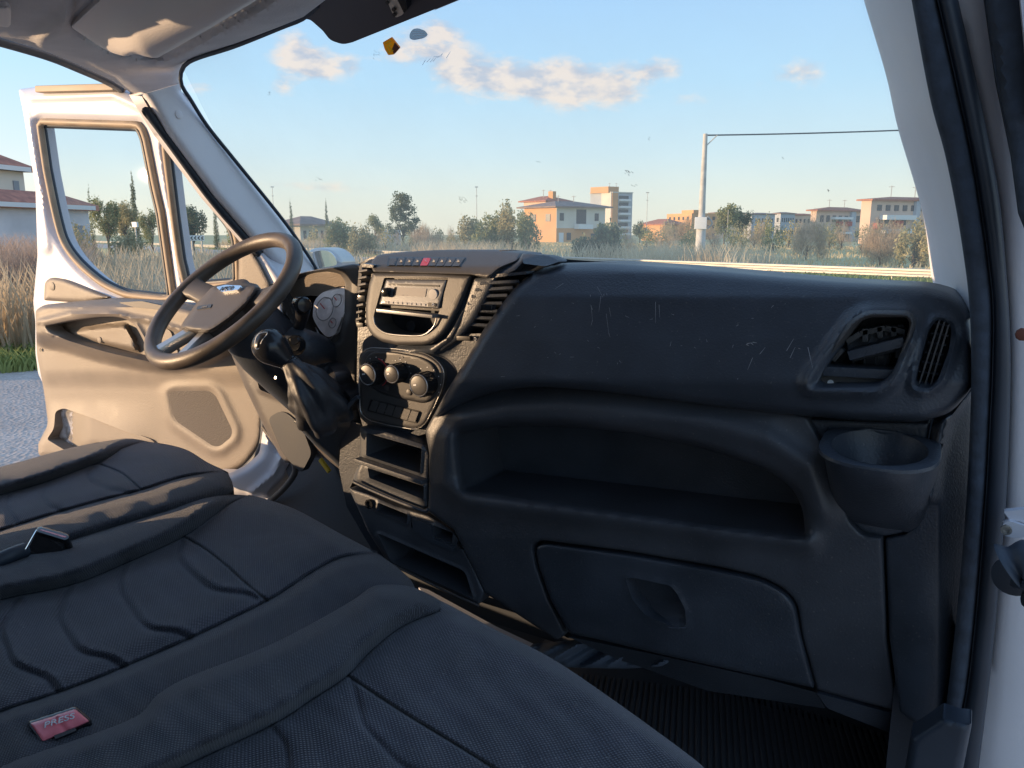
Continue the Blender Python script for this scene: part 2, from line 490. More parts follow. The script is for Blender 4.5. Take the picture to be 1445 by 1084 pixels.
M['fabricc'] = mat('seat_centre_fabric', (.044, .043, .054), .85, bump=1.0, bscale=95, kind='weave', var=.25, vscale=14, sheen=.25, dust=1.2)
M['cloth'] = mat('blue_grey_cloth', (.10, .13, .18), .7, bump=.5, bscale=40)
M['doorp'] = mat('door_panel_plastic', (.225, .19, .155), .55, bump=.9, bscale=420, var=.12, vscale=9, dust=.3)
M['doordark'] = mat('door_dark_plastic', (.06, .058, .06), .55, bump=.3, bscale=380)
M['speaker'] = mat('speaker_cloth', (.105, .093, .085), .8, bump=1.0, bscale=240, kind='voronoi', var=.1, vscale=25)
M['paint'] = mat('white_paint', (.62, .62, .67), .42, var=.03, vscale=4, dust=.25)
M['pillar'] = mat('pillar_trim_plastic', (.80, .79, .82), .55, bump=.3, bscale=400, var=.03)
M['liner'] = mat('headliner_felt', (.60, .58, .58), .9, bump=.9, bscale=260, var=.08, vscale=12)
M['visor'] = mat('visor_vinyl', (.78, .74, .72), .6, bump=.4, bscale=300)
M['rubber'] = mat('seal_rubber', (.030, .040, .056), .5, var=.2, bump=.2, bscale=200)
M['sealcloth'] = mat('seal_flocked', (.045, .060, .085), .85, bump=.8, bscale=260, var=.25, vscale=60)
M['tanseal'] = mat('window_seal_worn', (.33, .25, .17), .6, var=.2, vscale=14)
M['frit'] = mat('glass_black_band', (.045, .045, .06), .35)
M['red'] = mat('red_plastic', (.55, .035, .04), .3)
M['buckle'] = mat('buckle_red_plastic', (.92, .22, .25), .15, var=.15, vscale=60)
M['redp'] = mat('red_print', (.6, .05, .06), .5)
M['white'] = mat('white_print', (.75, .75, .75), .5)
M['grey'] = mat('grey_print', (.32, .32, .33), .5)
M['orange'] = leafmat0('orange_plastic', (.95, .32, .01))
M['stick'] = leafmat0('sticker_film', (.42, .50, .55))
M['yellow'] = mat('yellow_plastic', (.75, .48, .03), .4)
M['lcd'] = mat('display_panel', (.33, .31, .29), .25)
M['panel'] = mat('control_panel_plastic', (.036, .036, .038), .4, bump=.1, bscale=900, var=.1, vscale=12, dust=.5)
M['radio'] = mat('radio_face', (.16, .165, .175), .34, metal=.4, bump=.15, bscale=500)
M['steel'] = mat('steel', (.45, .42, .38), .4, metal=.8, var=.2, vscale=40)
M['rust'] = mat('rusty_metal', (.16, .05, .03), .7)
M['carpet'] = mat('cab_floor', (.07, .07, .075), .85, bump=.8, bscale=120)
M['mat'] = mat('rubber_mat', (.085, .09, .10), .5, dust=.5)
M['glass'] = glassy('windshield_glass', dirt_haze=.17, dcol=(.92, .76, .58))  # film strengthened and warmed to imitate haze beyond the dusty glass
M['dglass'] = glassy('door_glass', (.90, .95, .95), dirt_haze=.09, refl=.12)
M['mirror'] = mat('mirror_glass', (.8, .85, .9), .03, metal=1)
M['clusterglare'] = mat('cluster_lens_glare', (.80, .74, .74), .25, metal=0, var=.22, vscale=22, spec=1.0)  # pale base colour stands in for sky glare on the lens
M['scratch'] = mat('scratch', (.33, .33, .34), .6)

# ================================================================== THE SETTING OUTSIDE
def ground_mat():
    m = bpy.data.materials.new('field_ground'); m.use_nodes = True; n = N(m.node_tree); b = m.node_tree.nodes['Principled BSDF']
    tc = n.new('ShaderNodeTexCoord').outputs['Object']
    a = n.new('ShaderNodeTexNoise', i0=tc); a.inputs['Scale'].default_value = .045; a.inputs['Detail'].default_value = 6
    c = n.new('ShaderNodeTexNoise', i0=tc); c.inputs['Scale'].default_value = 1.3; c.inputs['Detail'].default_value = 8
    c1 = n.mix(n.m('MULTIPLY', n.m('SUBTRACT', a.outputs[0], .42), 5, clamp=True), (.46, .44, .22, 1), (.80, .62, .38, 1))
    c2 = n.mix(n.m('MULTIPLY', n.m('SUBTRACT', c.outputs[0], .38), 3, clamp=True), (.36, .36, .17, 1), c1)
    n.put(b.inputs['Base Color'], c2); b.inputs['Roughness'].default_value = .95; return m


def asphalt(name, a, b_, s=60):
    m = bpy.data.materials.new(name); m.use_nodes = True; n = N(m.node_tree); b = m.node_tree.nodes['Principled BSDF']
    tc = n.new('ShaderNodeTexCoord').outputs['Object']
    v = n.new('ShaderNodeTexVoronoi', i0=tc); v.inputs['Scale'].default_value = s
    z = n.new('ShaderNodeTexNoise', i0=tc); z.inputs['Scale'].default_value = 1.2; z.inputs['Detail'].default_value = 8
    f = n.m('ADD', n.m('MULTIPLY', v.outputs[1], .5), n.m('MULTIPLY', z.outputs[0], .6), clamp=True)
    n.put(b.inputs['Base Color'], n.mix(f, (*a, 1), (*b_, 1))); b.inputs['Roughness'].default_value = .9
    bp = n.new('ShaderNodeBump'); bp.inputs['Strength'].default_value = .8; bp.inputs['Distance'].default_value = .01
    n.put(bp.inputs['Height'], v.outputs[0]); n.put(b.inputs['Normal'], bp.outputs[0]); return m


def sheet(name, pts, z, m, label=None):
    o = mesh_obj(name, [(x, y, z) for x, y in pts], [tuple(range(len(pts)))], m, None, False); tag(o, label, None, None, 'structure'); return o


sheet('ground', [(-1500, -300), (900, -300), (900, 1800), (-1500, 1800)], 0, ground_mat(), 'rough field of green and dry grass reaching the horizon')
lot = sheet('car_park_asphalt', [(-11.8, -30), (30, -30), (30, 14), (2, 15), (-4, 13.5), (-9.2, 9.6), (-11.2, 6.2)], .004, asphalt('lot_asphalt', (.24, .20, .175), (.62, .53, .46), 26), 'coarse grey asphalt the van stands on')
# road in front, along the guard rail
def railpt(s): return np.array([-1.6, 28.1]) + s * np.array([-.932, .362])
rd = np.array([-.932, .362]); rn = np.array([-.362, -.932])
q = [railpt(-60) + rn * 1.7, railpt(160) + rn * 1.7, railpt(160) + rn * 8.5, railpt(-60) + rn * 8.5]
sheet('road', [tuple(p) for p in q], .336, asphalt('road_asphalt', (.42, .35, .29), (.58, .48, .39), 20), 'pale grey road running along the guard rail')
mline = mat('road_line_paint', (.7, .7, .66), .7)
for off in (8.1,):
    q = [railpt(-60) + rn * off, railpt(160) + rn * off, railpt(160) + rn * (off + .13), railpt(-60) + rn * (off + .13)]
    sheet('road_edge_line', [tuple(p) for p in q], .341, mline, 'white painted line at the edge of the road')

# raised bank that carries the road, the rail and the field beyond
bk_ = [railpt(-300) + rn * 11.5, railpt(700) + rn * 11.5, railpt(700) + rn * 10, railpt(-300) + rn * 10, railpt(-300) - rn * 1500, railpt(700) - rn * 1500]
bv = [(*bk_[0], .002), (*bk_[1], .002), (*bk_[2], .33), (*bk_[3], .33), (*bk_[5], .33), (*bk_[4], .33)]
tag(mesh_obj('terrain', bv, [(0, 3, 2, 1), (3, 5, 4, 2)], bpy.data.materials['field_ground'], None, False), 'slightly raised field carrying the road and reaching the horizon', None, None, 'structure')
# guard rail
MR = mat('galvanised_rail', (.46, .43, .38), .5, metal=.2, var=.12, vscale=3)
gr = thing('guard_rail', 'long galvanised metal guard rail beside the road', 'guard rail', (-1.6, 28.1, 0))
prof = [(0, .40), (.04, .42), (.04, .475), (-.03, .51), (-.03, .57), (.04, .605), (.04, .66), (0, .68), (-.02, .68), (.02, .65), (.02, .61), (-.06, .575), (-.06, .505), (.02, .47), (.02, .43), (-.02, .41)]
lines = []
for dy, z in prof + prof[:1]:
    lines.append([np.array([*(railpt(s) + rn * dy), z + .04]) for s in np.arange(-60, 161, 4.0)])
loft('rail_beam', lines, MR, gr)
post0 = None
for s in np.arange(-59, 160, 4.0):
    if post0 is None:
        post0 = box('rail_post', (*(railpt(s) + rn * -.16), .50), (.05, .06, .20), MR, gr, rot=np.array([[rd[0], rn[0], 0], [rd[1], rn[1], 0], [0, 0, 1]])); base = railpt(s)
    else:
        c = post0.copy(); COL.objects.link(c); d = railpt(s) - base; c.location = post0.location + Vector((d[0], d[1], 0)); c.parent = gr

# grasses
def blades(name, pos, hgt, wid, lean, m, label, seed=1, zb=0.0):
    r = np.random.default_rng(seed); n = len(pos)
    ang = r.uniform(0, 2 * np.pi, n); dx = np.cos(ang) * wid; dy = np.sin(ang) * wid
    la = r.uniform(0, 2 * np.pi, n); lx = np.cos(la) * lean * hgt; ly = np.sin(la) * lean * hgt
    b = np.zeros((n, 5, 3)); b[:, 0, 0] = pos[:, 0] - dx; b[:, 0, 1] = pos[:, 1] - dy
    b[:, 1, 0] = pos[:, 0] + dx; b[:, 1, 1] = pos[:, 1] + dy
    for k, f, w in ((2, .55, .7), (3, .55, .7)):
        sg = 1 if k == 2 else -1
        b[:, k, 0] = pos[:, 0] + lx * .3 + sg * dx * w; b[:, k, 1] = pos[:, 1] + ly * .3 + sg * dy * w; b[:, k, 2] = hgt * f
    b[:, 4, 0] = pos[:, 0] + lx; b[:, 4, 1] = pos[:, 1] + ly; b[:, 4, 2] = hgt
    b[:, :, 2] += zb
    me = bpy.data.meshes.new(name); V = b.reshape(-1, 3)
    F = (np.arange(n) * 5)[:, None]; quads = F + np.array([[0, 1, 2, 3]]); tris = F + np.array([[3, 2, 4]])
    me.vertices.add(len(V)); me.vertices.foreach_set('co', V.ravel())
    nl = quads.size + tris.size; me.loops.add(nl); me.loops.foreach_set('vertex_index', np.concatenate([quads.ravel(), tris.ravel()]))
    me.polygons.add(2 * n); me.polygons.foreach_set('loop_start', np.concatenate([np.arange(n) * 4, n * 4 + np.arange(n) * 3]))
    me.polygons.foreach_set('loop_total', np.concatenate([np.full(n, 4), np.full(n, 3)]))
    me.update(); me.validate(); me.materials.append(m)
    o = bpy.data.objects.new(name, me); COL.objects.link(o); tag(o, label, 'grass', None, 'stuff'); return o


def leafmat(name, c1, c2, scale=1.5, trans=.4):
    m = bpy.data.materials.new(name); m.use_nodes = True; t = m.node_tree; n = N(t); b = t.nodes['Principled BSDF']
    tc = n.new('ShaderNodeTexCoord').outputs['Object']
    z = n.new('ShaderNodeTexNoise', i0=tc); z.inputs['Scale'].default_value = scale; z.inputs['Detail'].default_value = 6
    c = n.mix(n.m('MULTIPLY', n.m('SUBTRACT', z.outputs[0], .35), 3.2, clamp=True), (*c1, 1), (*c2, 1))
    n.put(b.inputs['Base Color'], c); b.inputs['Roughness'].default_value = .8
    tl = n.new('ShaderNodeBsdfTranslucent', i0=c); mx = n.new('ShaderNodeMixShader'); mx.inputs[0].default_value = trans
    t.links.new(b.outputs[0], mx.inputs[1]); t.links.new(tl.outputs[0], mx.inputs[2]); t.links.new(mx.outputs[0], t.nodes['Material Output'].inputs[0]); return m


M['dry'] = leafmat('dry_grass', (.48, .38, .25), (.74, .62, .44), .6)
M['dry2'] = leafmat('reddish_dry_stalks', (.38, .27, .21), (.62, .49, .38), 1.2)
M['green'] = leafmat('green_grass', (.14, .20, .05), (.34, .38, .13), .8)
M['field'] = leafmat('field_grass', (.50, .40, .20), (.86, .66, .40), .12)
M['leaf_dark'] = leafmat('dark_foliage', (.09, .12, .07), (.22, .25, .14), 2)
M['leaf_mid'] = leafmat('mid_foliage', (.18, .21, .09), (.38, .37, .18), 2)
M['leaf_olive'] = leafmat('olive_foliage', (.28, .26, .13), (.52, .45, .25), 2)
M['leaf_brown'] = leafmat('bare_brush', (.36, .27, .18), (.62, .48, .34), 2)
M['bark'] = mat('bark', (.10, .075, .055), .9, bump=1, bscale=20, var=.3)


def band(n, d0, d1, a0, a1, r, p=1.0):
    """positions between two distances and two azimuths (degrees) from where the van stands"""
    d = d0 + (d1 - d0) * r.random(n) ** p; a = np.radians(a0 + (a1 - a0) * r.random(n)); return np.stack([np.sin(a) * d, np.cos(a) * d], 1)


r = np.random.default_rng(3)
pos = band(34000, 12.8, 45, -67, -29, r, 1.1); k = np.sin(pos[:, 0] * .7) * np.cos(pos[:, 1] * .55) + r.normal(0, .5, len(pos)); pos = pos[k > -.5]
ok = ((pos - railpt(0)) @ rn > 9.5); pos = pos[ok]
blades('dry_grass', pos, r.uniform(.45, 1.25, len(pos)) * (1 + .25 * np.sin(pos[:, 0] * .4)), .010 + .0012 * np.linalg.norm(pos, axis=1) * r.uniform(.4, 1, len(pos)), .28, M['dry'], 'tall dry straw coloured grass between the car park and the road')
pos = band(16000, 12.0, 19.0, -70, -58, r)
blades('green_grass', pos, r.uniform(.08, .35, len(pos)), .02, .5, M['green'], 'short bright green grass along the asphalt edge')
pos = band(8000, 17, 24, -69, -60.5, r)
blades('reddish_brush', pos, r.uniform(.6, 1.9, len(pos)), .015, .45, M['dry2'], 'tangled reddish dry stalks in front of the white house')
# beyond the rail: field with dry tufts
al = r.uniform(-40, 90, 30000); dd = 1.0 + 60 * r.random(30000) ** 1.4
pos = np.array([-1.6, 28.1]) + al[:, None] * rd - dd[:, None] * rn
blades('field_grass', pos, r.uniform(.08, .34, len(pos)), .008 + .0006 * np.linalg.norm(pos, axis=1), .5, M['field'], 'mixed green and straw grass in the field beyond the guard rail', 1, .33)
pos = np.array([-1.6, 28.1]) + r.uniform(8, 80, 16000)[:, None] * rd - (1.5 + 8 * r.random(16000) ** 1.5)[:, None] * rn
vg = np.array([-1.6, 28.1]) + r.uniform(-20, 70, 14000)[:, None] * rd + r.uniform(-1.2, 1.7, 14000)[:, None] * rn
blades('verge_grass', vg, r.uniform(.04, .2, len(vg)), .04, .5, M['green'], 'short green grass on the verge under the guard rail', 1, .33)
pos = pos[(np.sin(pos[:, 0] * .35) + r.normal(0, .4, len(pos))) > -.1]
blades('straw_tufts', pos, r.uniform(.4, 1.25, len(pos)), .022, .4, M['dry'], 'tall straw tufts standing right behind the guard rail', 1, .33)


def leaf_cloud(blobs, n, size, r, twig=False):
    """leaf quads through ellipsoid clumps; blobs: (x, y, z, rx, ry, rz)"""
    w = np.array([b[3] * b[4] * b[5] for b in blobs]) ** .67; w /= w.sum(); which = r.choice(len(blobs), n, p=w)
    B = np.array(blobs)[which]; d = r.normal(size=(n, 3)); d /= np.linalg.norm(d, axis=1)[:, None]; rad = r.random(n) ** .4
    rad *= 1 + .18 * np.sin(d[:, 0] * 7 + which) * np.cos(d[:, 2] * 6)
    c = B[:, :3] + d * B[:, 3:] * rad[:, None]
    a = r.normal(size=(n, 3)); a /= np.linalg.norm(a, axis=1)[:, None]; b = np.cross(a, r.normal(size=(n, 3))); b /= np.linalg.norm(b, axis=1)[:, None]
    s = (size * r.uniform(.5, 1.3, n))[:, None]
    if twig: a[:, 2] = np.abs(a[:, 2]) * 1.6 + .3; V = np.stack([c - a * s * 1.8, c + b * s * .10, c + a * s * 1.8, c - b * s * .10], 1).reshape(-1, 3)
    else: V = np.stack([c - a * s, c + b * s * .6, c + a * s, c - b * s * .6], 1).reshape(-1, 3)
    V[:, 2] = np.maximum(V[:, 2], .02)
    return V, (np.arange(n) * 4)[:, None] + np.arange(4)[None]


def quads_obj(name, V, F, m, parent):
    me = bpy.data.meshes.new(name); me.vertices.add(len(V)); me.vertices.foreach_set('co', V.ravel()); me.loops.add(F.size)
    me.loops.foreach_set('vertex_index', F.ravel()); me.polygons.add(len(F)); me.polygons.foreach_set('loop_start', np.arange(len(F)) * 4)
    me.polygons.foreach_set('loop_total', np.full(len(F), 4)); me.update(); me.materials.append(m)
    o = bpy.data.objects.new(name, me); COL.objects.link(o)
    if parent: o.parent = parent
    return o


def gdir(u):                       # horizontal unit direction towards a sighting on the horizon
    d = ray(u, 331.0)[:2]; return d / np.linalg.norm(d)


def dist_h(u, v, D):               # height at horizontal distance D
    d = ray(u, v); return CAM[2] + d[2] / np.linalg.norm(d[:2]) * D


def px_m(u, D):                    # metres per pixel across at horizontal distance D
    a = gdir(u) * D; b = gdir(u + 1) * D; return np.linalg.norm(a - b)


def tree(kind, u, vt, wpx, D, m, label, n=1500, shape='round', group=None, seed=0, base=0.0, cat='tree', leaf=None, dens=6):
    r = np.random.default_rng(seed + int(u * 7)); g = gdir(u) * D; H = dist_h(u, vt, D); Wd = wpx * px_m(u, D) / 2
    t = thing(kind, label, cat, (g[0], g[1], 0), group)
    n = int(n * 1.9); ls = leaf or max(.05, Wd * .075)
    if shape == 'cypress': Wd *= 1.25; ls = Wd * .13; n = int(n * 1.6)
    bl = []
    if shape == 'cypress':
        for i in range(22):
            f = i / 21; w_ = Wd * (1 - f) ** .8 * (.75 + .25 * min(1, f * 6)) + .02; bl.append((r.normal(0, .03), r.normal(0, .03), H * (.06 + .90 * f), w_, w_, H * .06))
        crown0 = .05
    elif shape == 'bush':
        n = int(n * .7)
        for i in range(dens + 4):
            a = r.uniform(0, 6.28); q = r.random() ** .5 * .75; hh = H * r.uniform(.25, .8) * (1 - .45 * q)
            bl.append((math.cos(a) * q * Wd, math.sin(a) * q * Wd, hh, Wd * r.uniform(.25, .45), Wd * r.uniform(.25, .45), H * r.uniform(.18, .3)))
        crown0 = .3
    elif shape == 'pine':
        for i in range(60):
            f = r.random(); a = r.uniform(0, 6.28); q = Wd * (1.0 - .55 * f) * r.random() ** .4
            bl.append((math.cos(a) * q, math.sin(a) * q, H * (.30 + .64 * f), Wd * .17, Wd * .17, H * .035))
        crown0 = .3
    else:
        for i in range(dens + 3):
            a = r.uniform(0, 6.28); q = r.random() ** .5 * .65; f = r.uniform(.45, .85)
            bl.append((math.cos(a) * q * Wd, math.sin(a) * q * Wd, H * f, Wd * r.uniform(.3, .5), Wd * r.uniform(.3, .5), H * r.uniform(.12, .22)))
        crown0 = .4
    tw = m is M['leaf_brown']; V, F = leaf_cloud(bl, n * (2 if tw else 1), ls, r, tw)
    if shape != 'cypress':
        j_ = r.normal(0, Wd * (.10 if shape == 'pine' else .07), (len(F), 3)); V = V + np.repeat(j_, 4, 0); V[:, 2] = np.maximum(V[:, 2], .02)
    k = np.percentile(V[:, 2], 99.6); V[:, 2] *= H / k
    quads_obj('crown', V, F, m, t)
    # trunk with limbs
    vs = []; fs = []
    def limb(p, q_, r0, r1):
        s = len(vs); p = np.array(p); q_ = np.array(q_)
        for c, rr in ((p, r0), (q_, r1)):
            for j in range(6): vs.append((c[0] + rr * math.cos(j * 1.047), c[1] + rr * math.sin(j * 1.047), c[2]))
        for j in range(6): fs.append((s + j, s + (j + 1) % 6, s + 6 + (j + 1) % 6, s + 6 + j))
    tr = max(.06, H * .022)
    limb((0, 0, 0), (0, 0, H * (crown0 + .1)), tr, tr * .6)
    for b in bl[:7]: limb((0, 0, H * crown0 * r.uniform(.5, 1)), b[:3], tr * .45, tr * .15)
    mesh_obj('trunk', vs, fs, M['bark'], t).location = (0, 0, 0)
    return t


T = tree
T('cypress_tree', 131, 265, 9, 75, M['leaf_dark'], 'short cypress at the left end of the trees behind the white house', 900, 'cypress', 'cypress trees', cat='cypress')
T('cypress_tree', 193, 247, 14, 70, M['leaf_dark'], 'tallest cypress, seen through the open driver door window', 1300, 'cypress', 'cypress trees', cat='cypress')
T('cypress_tree', 305, 282, 9, 82, M['leaf_dark'], 'cypress seen through the small quarter window of the open door', 900, 'cypress', 'cypress trees', cat='cypress')
T('cypress_tree', 412, 285, 8, 105, M['leaf_dark'], 'cypress just left of the low flat roofed house, above the steering wheel', 900, 'cypress', 'cypress trees', cat='cypress')
T('cypress_tree', 462, 285, 8, 105, M['leaf_dark'], 'cypress just right of the low flat roofed house', 900, 'cypress', 'cypress trees', cat='cypress')
T('olive_tree', 152, 281, 46, 60, M['leaf_mid'], 'grey green tree beside the gable of the white house', 2600, 'round', 'trees seen through the driver door window')
T('olive_tree', 178, 285, 40, 62, M['leaf_olive'], 'olive tree in the middle of the driver door window', 2200, 'round', 'trees seen through the driver door window')
T('olive_tree', 214, 297, 34, 58, M['leaf_mid'], 'low tree right of the tallest cypress', 1800, 'round', 'trees seen through the driver door window')
T('shrub', 104, 318, 60, 32, M['leaf_olive'], 'yellow green shrub at the lower left of the door window', 2200, 'bush', cat='bush')
T('shrub', 178, 326, 60, 45, M['leaf_olive'], 'low olive shrub under the trees in the door window', 1700, 'bush', cat='bush')
T('dark_tree', 272, 291, 46, 60, M['leaf_dark'], 'dark rounded tree inside the quarter window', 2600, 'round')
T('shrub', 340, 300, 46, 85, M['leaf_mid'], 'low shrub behind the pillar right of the quarter window', 1300, 'bush', cat='bush')
T('shrub', 478, 310, 46, 60, M['leaf_mid'], 'grey green shrub below the right hand cypress', 2200, 'bush', cat='bush')
T('shrub', 508, 318, 50, 55, M['leaf_olive'], 'low olive brush left of the sparse pine', 1800, 'bush', cat='bush')
T('small_tree', 530, 303, 32, 90, M['leaf_mid'], 'small round tree left of the sparse pine', 1000, 'round')
T('sparse_pine', 569, 273, 46, 85, M['leaf_dark'], 'sparse dark pine standing alone near the middle of the windscreen', 2600, 'pine', leaf=.11)
T('shrub', 600, 316, 50, 80, M['leaf_brown'], 'brownish brush right of the sparse pine', 1300, 'bush', cat='bush')
T('shrub', 655, 306, 50, 70, M['leaf_olive'], 'olive bush below the distant mast', 1700, 'bush', cat='bush')
T('shrub', 692, 303, 60, 62, M['leaf_mid'], 'wide green bush left of the orange house', 2400, 'bush', cat='bush')
T('shrub', 722, 284, 46, 60, M['leaf_olive'], 'tall ragged bush touching the left end of the orange house', 2200, 'bush', cat='bush')
T('shrub', 748, 300, 44, 58, M['leaf_mid'], 'green bush in front of the orange house wall', 2000, 'bush', cat='bush')
T('shrub', 845, 316, 76, 45, M['leaf_dark'], 'dense dark green bush in front of the tower block', 3600, 'bush', cat='bush')
T('shrub', 903, 312, 30, 120, M['leaf_dark'], 'small dark tree by the slender mast', 900, 'round', cat='bush')
T('shrub', 942, 314, 26, 110, M['leaf_olive'], 'olive bush left of the utility pole, the further left of two', 900, 'bush', cat='bush')
T('shrub', 968, 306, 34, 110, M['leaf_brown'], 'brown green bush directly left of the utility pole', 1200, 'bush', cat='bush')
T('broad_tree', 1022, 289, 42, 110, M['leaf_mid'], 'yellow green tree right of the utility pole box', 2000, 'round')
T('broad_tree', 1046, 293, 34, 112, M['leaf_dark'], 'darker tree next to the yellow green one', 1500, 'round')
T('shrub', 1075, 303, 34, 105, M['leaf_olive'], 'round olive bush before the low distant blocks', 1200, 'bush', cat='bush')
T('shrub', 1100, 307, 24, 105, M['leaf_dark'], 'small dark bush before the low distant blocks', 800, 'bush', cat='bush')
T('bare_shrub', 1140, 302, 66, 48, M['leaf_brown'], 'large leafless brown shrub behind the guard rail', 1700, 'bush', cat='bush', leaf=.07)
T('shrub', 1178, 312, 26, 90, M['leaf_dark'], 'small dark bush in front of the long apartment block', 700, 'bush', cat='bush')
T('bare_shrub', 1245, 312, 70, 42, M['leaf_brown'], 'brown brush in front of the right hand apartment block', 1800, 'bush', cat='bush', leaf=.07)
T('bare_shrub', 1292, 312, 56, 40, M['leaf_olive'], 'yellowish brush against the right windscreen pillar', 1800, 'bush', cat='bush', leaf=.07)

rr0 = np.random.default_rng(21)
for i in range(22):
    u_ = 866 + i * 20.5 + rr0.uniform(-6, 6)
    T('scrub_bush', u_, 315 + rr0.uniform(-4, 5), rr0.uniform(24, 44), 62 + rr0.uniform(0, 28), [M['leaf_olive'], M['leaf_brown'], M['leaf_mid']][i % 3], 'low scrub bush in the belt before the distant houses on the right', 500, 'bush', 'scrub belt before the distant houses', cat='bush', seed=i)
for i in range(12):
    u_ = 440 + i * 17 + rr0.uniform(-6, 6)
    T('scrub_bush', u_, 321 + rr0.uniform(-3, 4), rr0.uniform(22, 40), 70 + rr0.uniform(0, 20), [M['leaf_olive'], M['leaf_brown']][i % 2], 'low dry scrub bush beyond the field left of the orange house', 450, 'bush', 'dry scrub left of the orange house', cat='bush', seed=i + 50)

# ------------------------------------------------------------------ buildings
def frame2(a, b): d = np.array(b) - np.array(a); L = np.linalg.norm(d); return d / L, L


class Block:
    """an oblique box building: near corner sighted at u1, its walls running to sightings u0 (left) and u2 (right)"""
    def __init__(s, name, u0, u1, u2, D, vt, label, wall, roof=None, skew=0.0, cat='building', group=None, kl=1.2, kr=1.2, z0=0):
        s.c = gdir(u1) * D; g = gdir(u1); pr = np.array([g[1], -g[0]])     # pr: to the right
        a = -pr * math.cos(R_(skew + 35)) + g * math.sin(R_(skew + 35)); b = pr * math.cos(R_(-skew + 35)) + g * math.sin(R_(-skew + 35))
        s.a = a / np.linalg.norm(a); s.b = b / np.linalg.norm(b)
        def hit(u, d):
            k = gdir(u); A = np.array([[k[0], -d[0]], [k[1], -d[1]]]); t = np.linalg.solve(A, s.c); return t[1]
        s.La = hit(u0, s.a) if u0 < u1 else 8; s.Lb = hit(u2, s.b) if u2 > u1 else 8
        s.H = dist_h(u1, vt, D); s.z0 = z0
        s.t = thing(name, label, cat, (s.c[0], s.c[1], z0), group)
        P = [s.c, s.c + s.a * s.La, s.c + s.a * s.La + s.b * s.Lb, s.c + s.b * s.Lb]
        vs = [(p[0], p[1], z) for z in (z0, s.H) for p in P]
        mesh_obj('wall', vs, [(0, 1, 5, 4), (1, 2, 6, 5), (2, 3, 7, 6), (3, 0, 4, 7), (4, 5, 6, 7)], wall, s.t, False)
        s.P = P
    def pt(s, side, x, z, out=0.0):
        d = s.a if side == 'a' else s.b; o = -s.b if side == 'a' else -s.a
        p = s.c + d * x + o * out; return np.array([p[0], p[1], z])
    def slab(s, name, side, x0, x1, z0, z1, out, m, parent=None, inn=-.05):
        vs = [s.pt(side, x, z, o) for o in (inn, out) for x, z in ((x0, z0), (x1, z0), (x1, z1), (x0, z1))]
        return mesh_obj(name, vs, [(0, 3, 2, 1), (4, 5, 6, 7), (0, 1, 5, 4), (1, 2, 6, 5), (2, 3, 7, 6), (3, 0, 4, 7)], m, parent or s.t, False)
    def windows(s, side, nx, nz, m, wf=.5, hf=.5, frame=None, x0=.05, x1=.95, z0=.05, z1=.97, skip=()):
        L = s.La if side == 'a' else s.Lb; H = s.H - s.z0
        for i in range(nx):
            for j in range(nz):
                if (i, j) in skip: continue
                cx = L * (x0 + (x1 - x0) * (i + .5) / nx); cz = s.z0 + H * (z0 + (z1 - z0) * (j + .5) / nz)
                w = L * (x1 - x0) / nx * wf / 2; h = H * (z1 - z0) / nz * hf / 2
                if frame: s.slab('window_frame', side, cx - w * 1.15, cx + w * 1.15, cz - h * 1.12, cz + h * 1.12, .05, frame)
                s.slab('window', side, cx - w, cx + w, cz - h, cz + h, .09, m)
    def hip(s, m, rise, over=.6, ridge=.3):
        z = s.H; ea, eb = over, over
        Q = [s.c - s.a * ea - s.b * eb, s.c + s.a * (s.La + ea) - s.b * eb, s.c + s.a * (s.La + ea) + s.b * (s.Lb + eb), s.c - s.a * ea + s.b * (s.Lb + eb)]
        if s.La > s.Lb: r0 = s.c + s.a * s.La * ridge + s.b * s.Lb / 2; r1 = s.c + s.a * s.La * (1 - ridge) + s.b * s.Lb / 2; fs = [(0, 1, 5, 4), (1, 2, 5), (2, 3, 4, 5), (3, 0, 4)]
        else: r0 = s.c + s.b * s.Lb * ridge + s.a * s.La / 2; r1 = s.c + s.b * s.Lb * (1 - ridge) + s.a * s.La / 2; fs = [(0, 1, 4), (1, 2, 5, 4), (2, 3, 5), (3, 0, 4, 5)]
        vs = [(p[0], p[1], z) for p in Q] + [(p[0], p[1], z + rise) for p in (r0, r1)] + [(p[0], p[1], z - .25) for p in Q]
        fs += [(0, 1, 7, 6), (1, 2, 8, 7), (2, 3, 9, 8), (3, 0, 6, 9), (6, 7, 8, 9)]
        return mesh_obj('roof', vs, fs, m, s.t, False)


B_or = mat('orange_render', (.62, .34, .17), .9, var=.08, vscale=.3); B_cr = mat('cream_render', (.66, .60, .52), .9, var=.08, vscale=.3)
B_wh = mat('white_render', (.60, .58, .60), .9, var=.12, vscale=.8, bump=1, bscale=6); B_gr = mat('grey_render', (.42, .44, .48), .9, var=.08, vscale=.3)
B_pk = mat('pink_render', (.66, .47, .36), .9, var=.08, vscale=.3)
TILE = mat('terracotta_tiles', (.42, .17, .11), .85, var=.25, vscale=3, bump=1, bscale=5); TILEB = mat('brown_tiles', (.27, .19, .16), .85, var=.2, vscale=1)
WIN = mat('window_dark', (.05, .06, .08), .15); SHUT = mat('grey_shutter', (.25, .27, .30), .6); WHT = mat('white_trim', (.7, .7, .7), .6); REDS = mat('red_awning', (.40, .08, .06), .7)

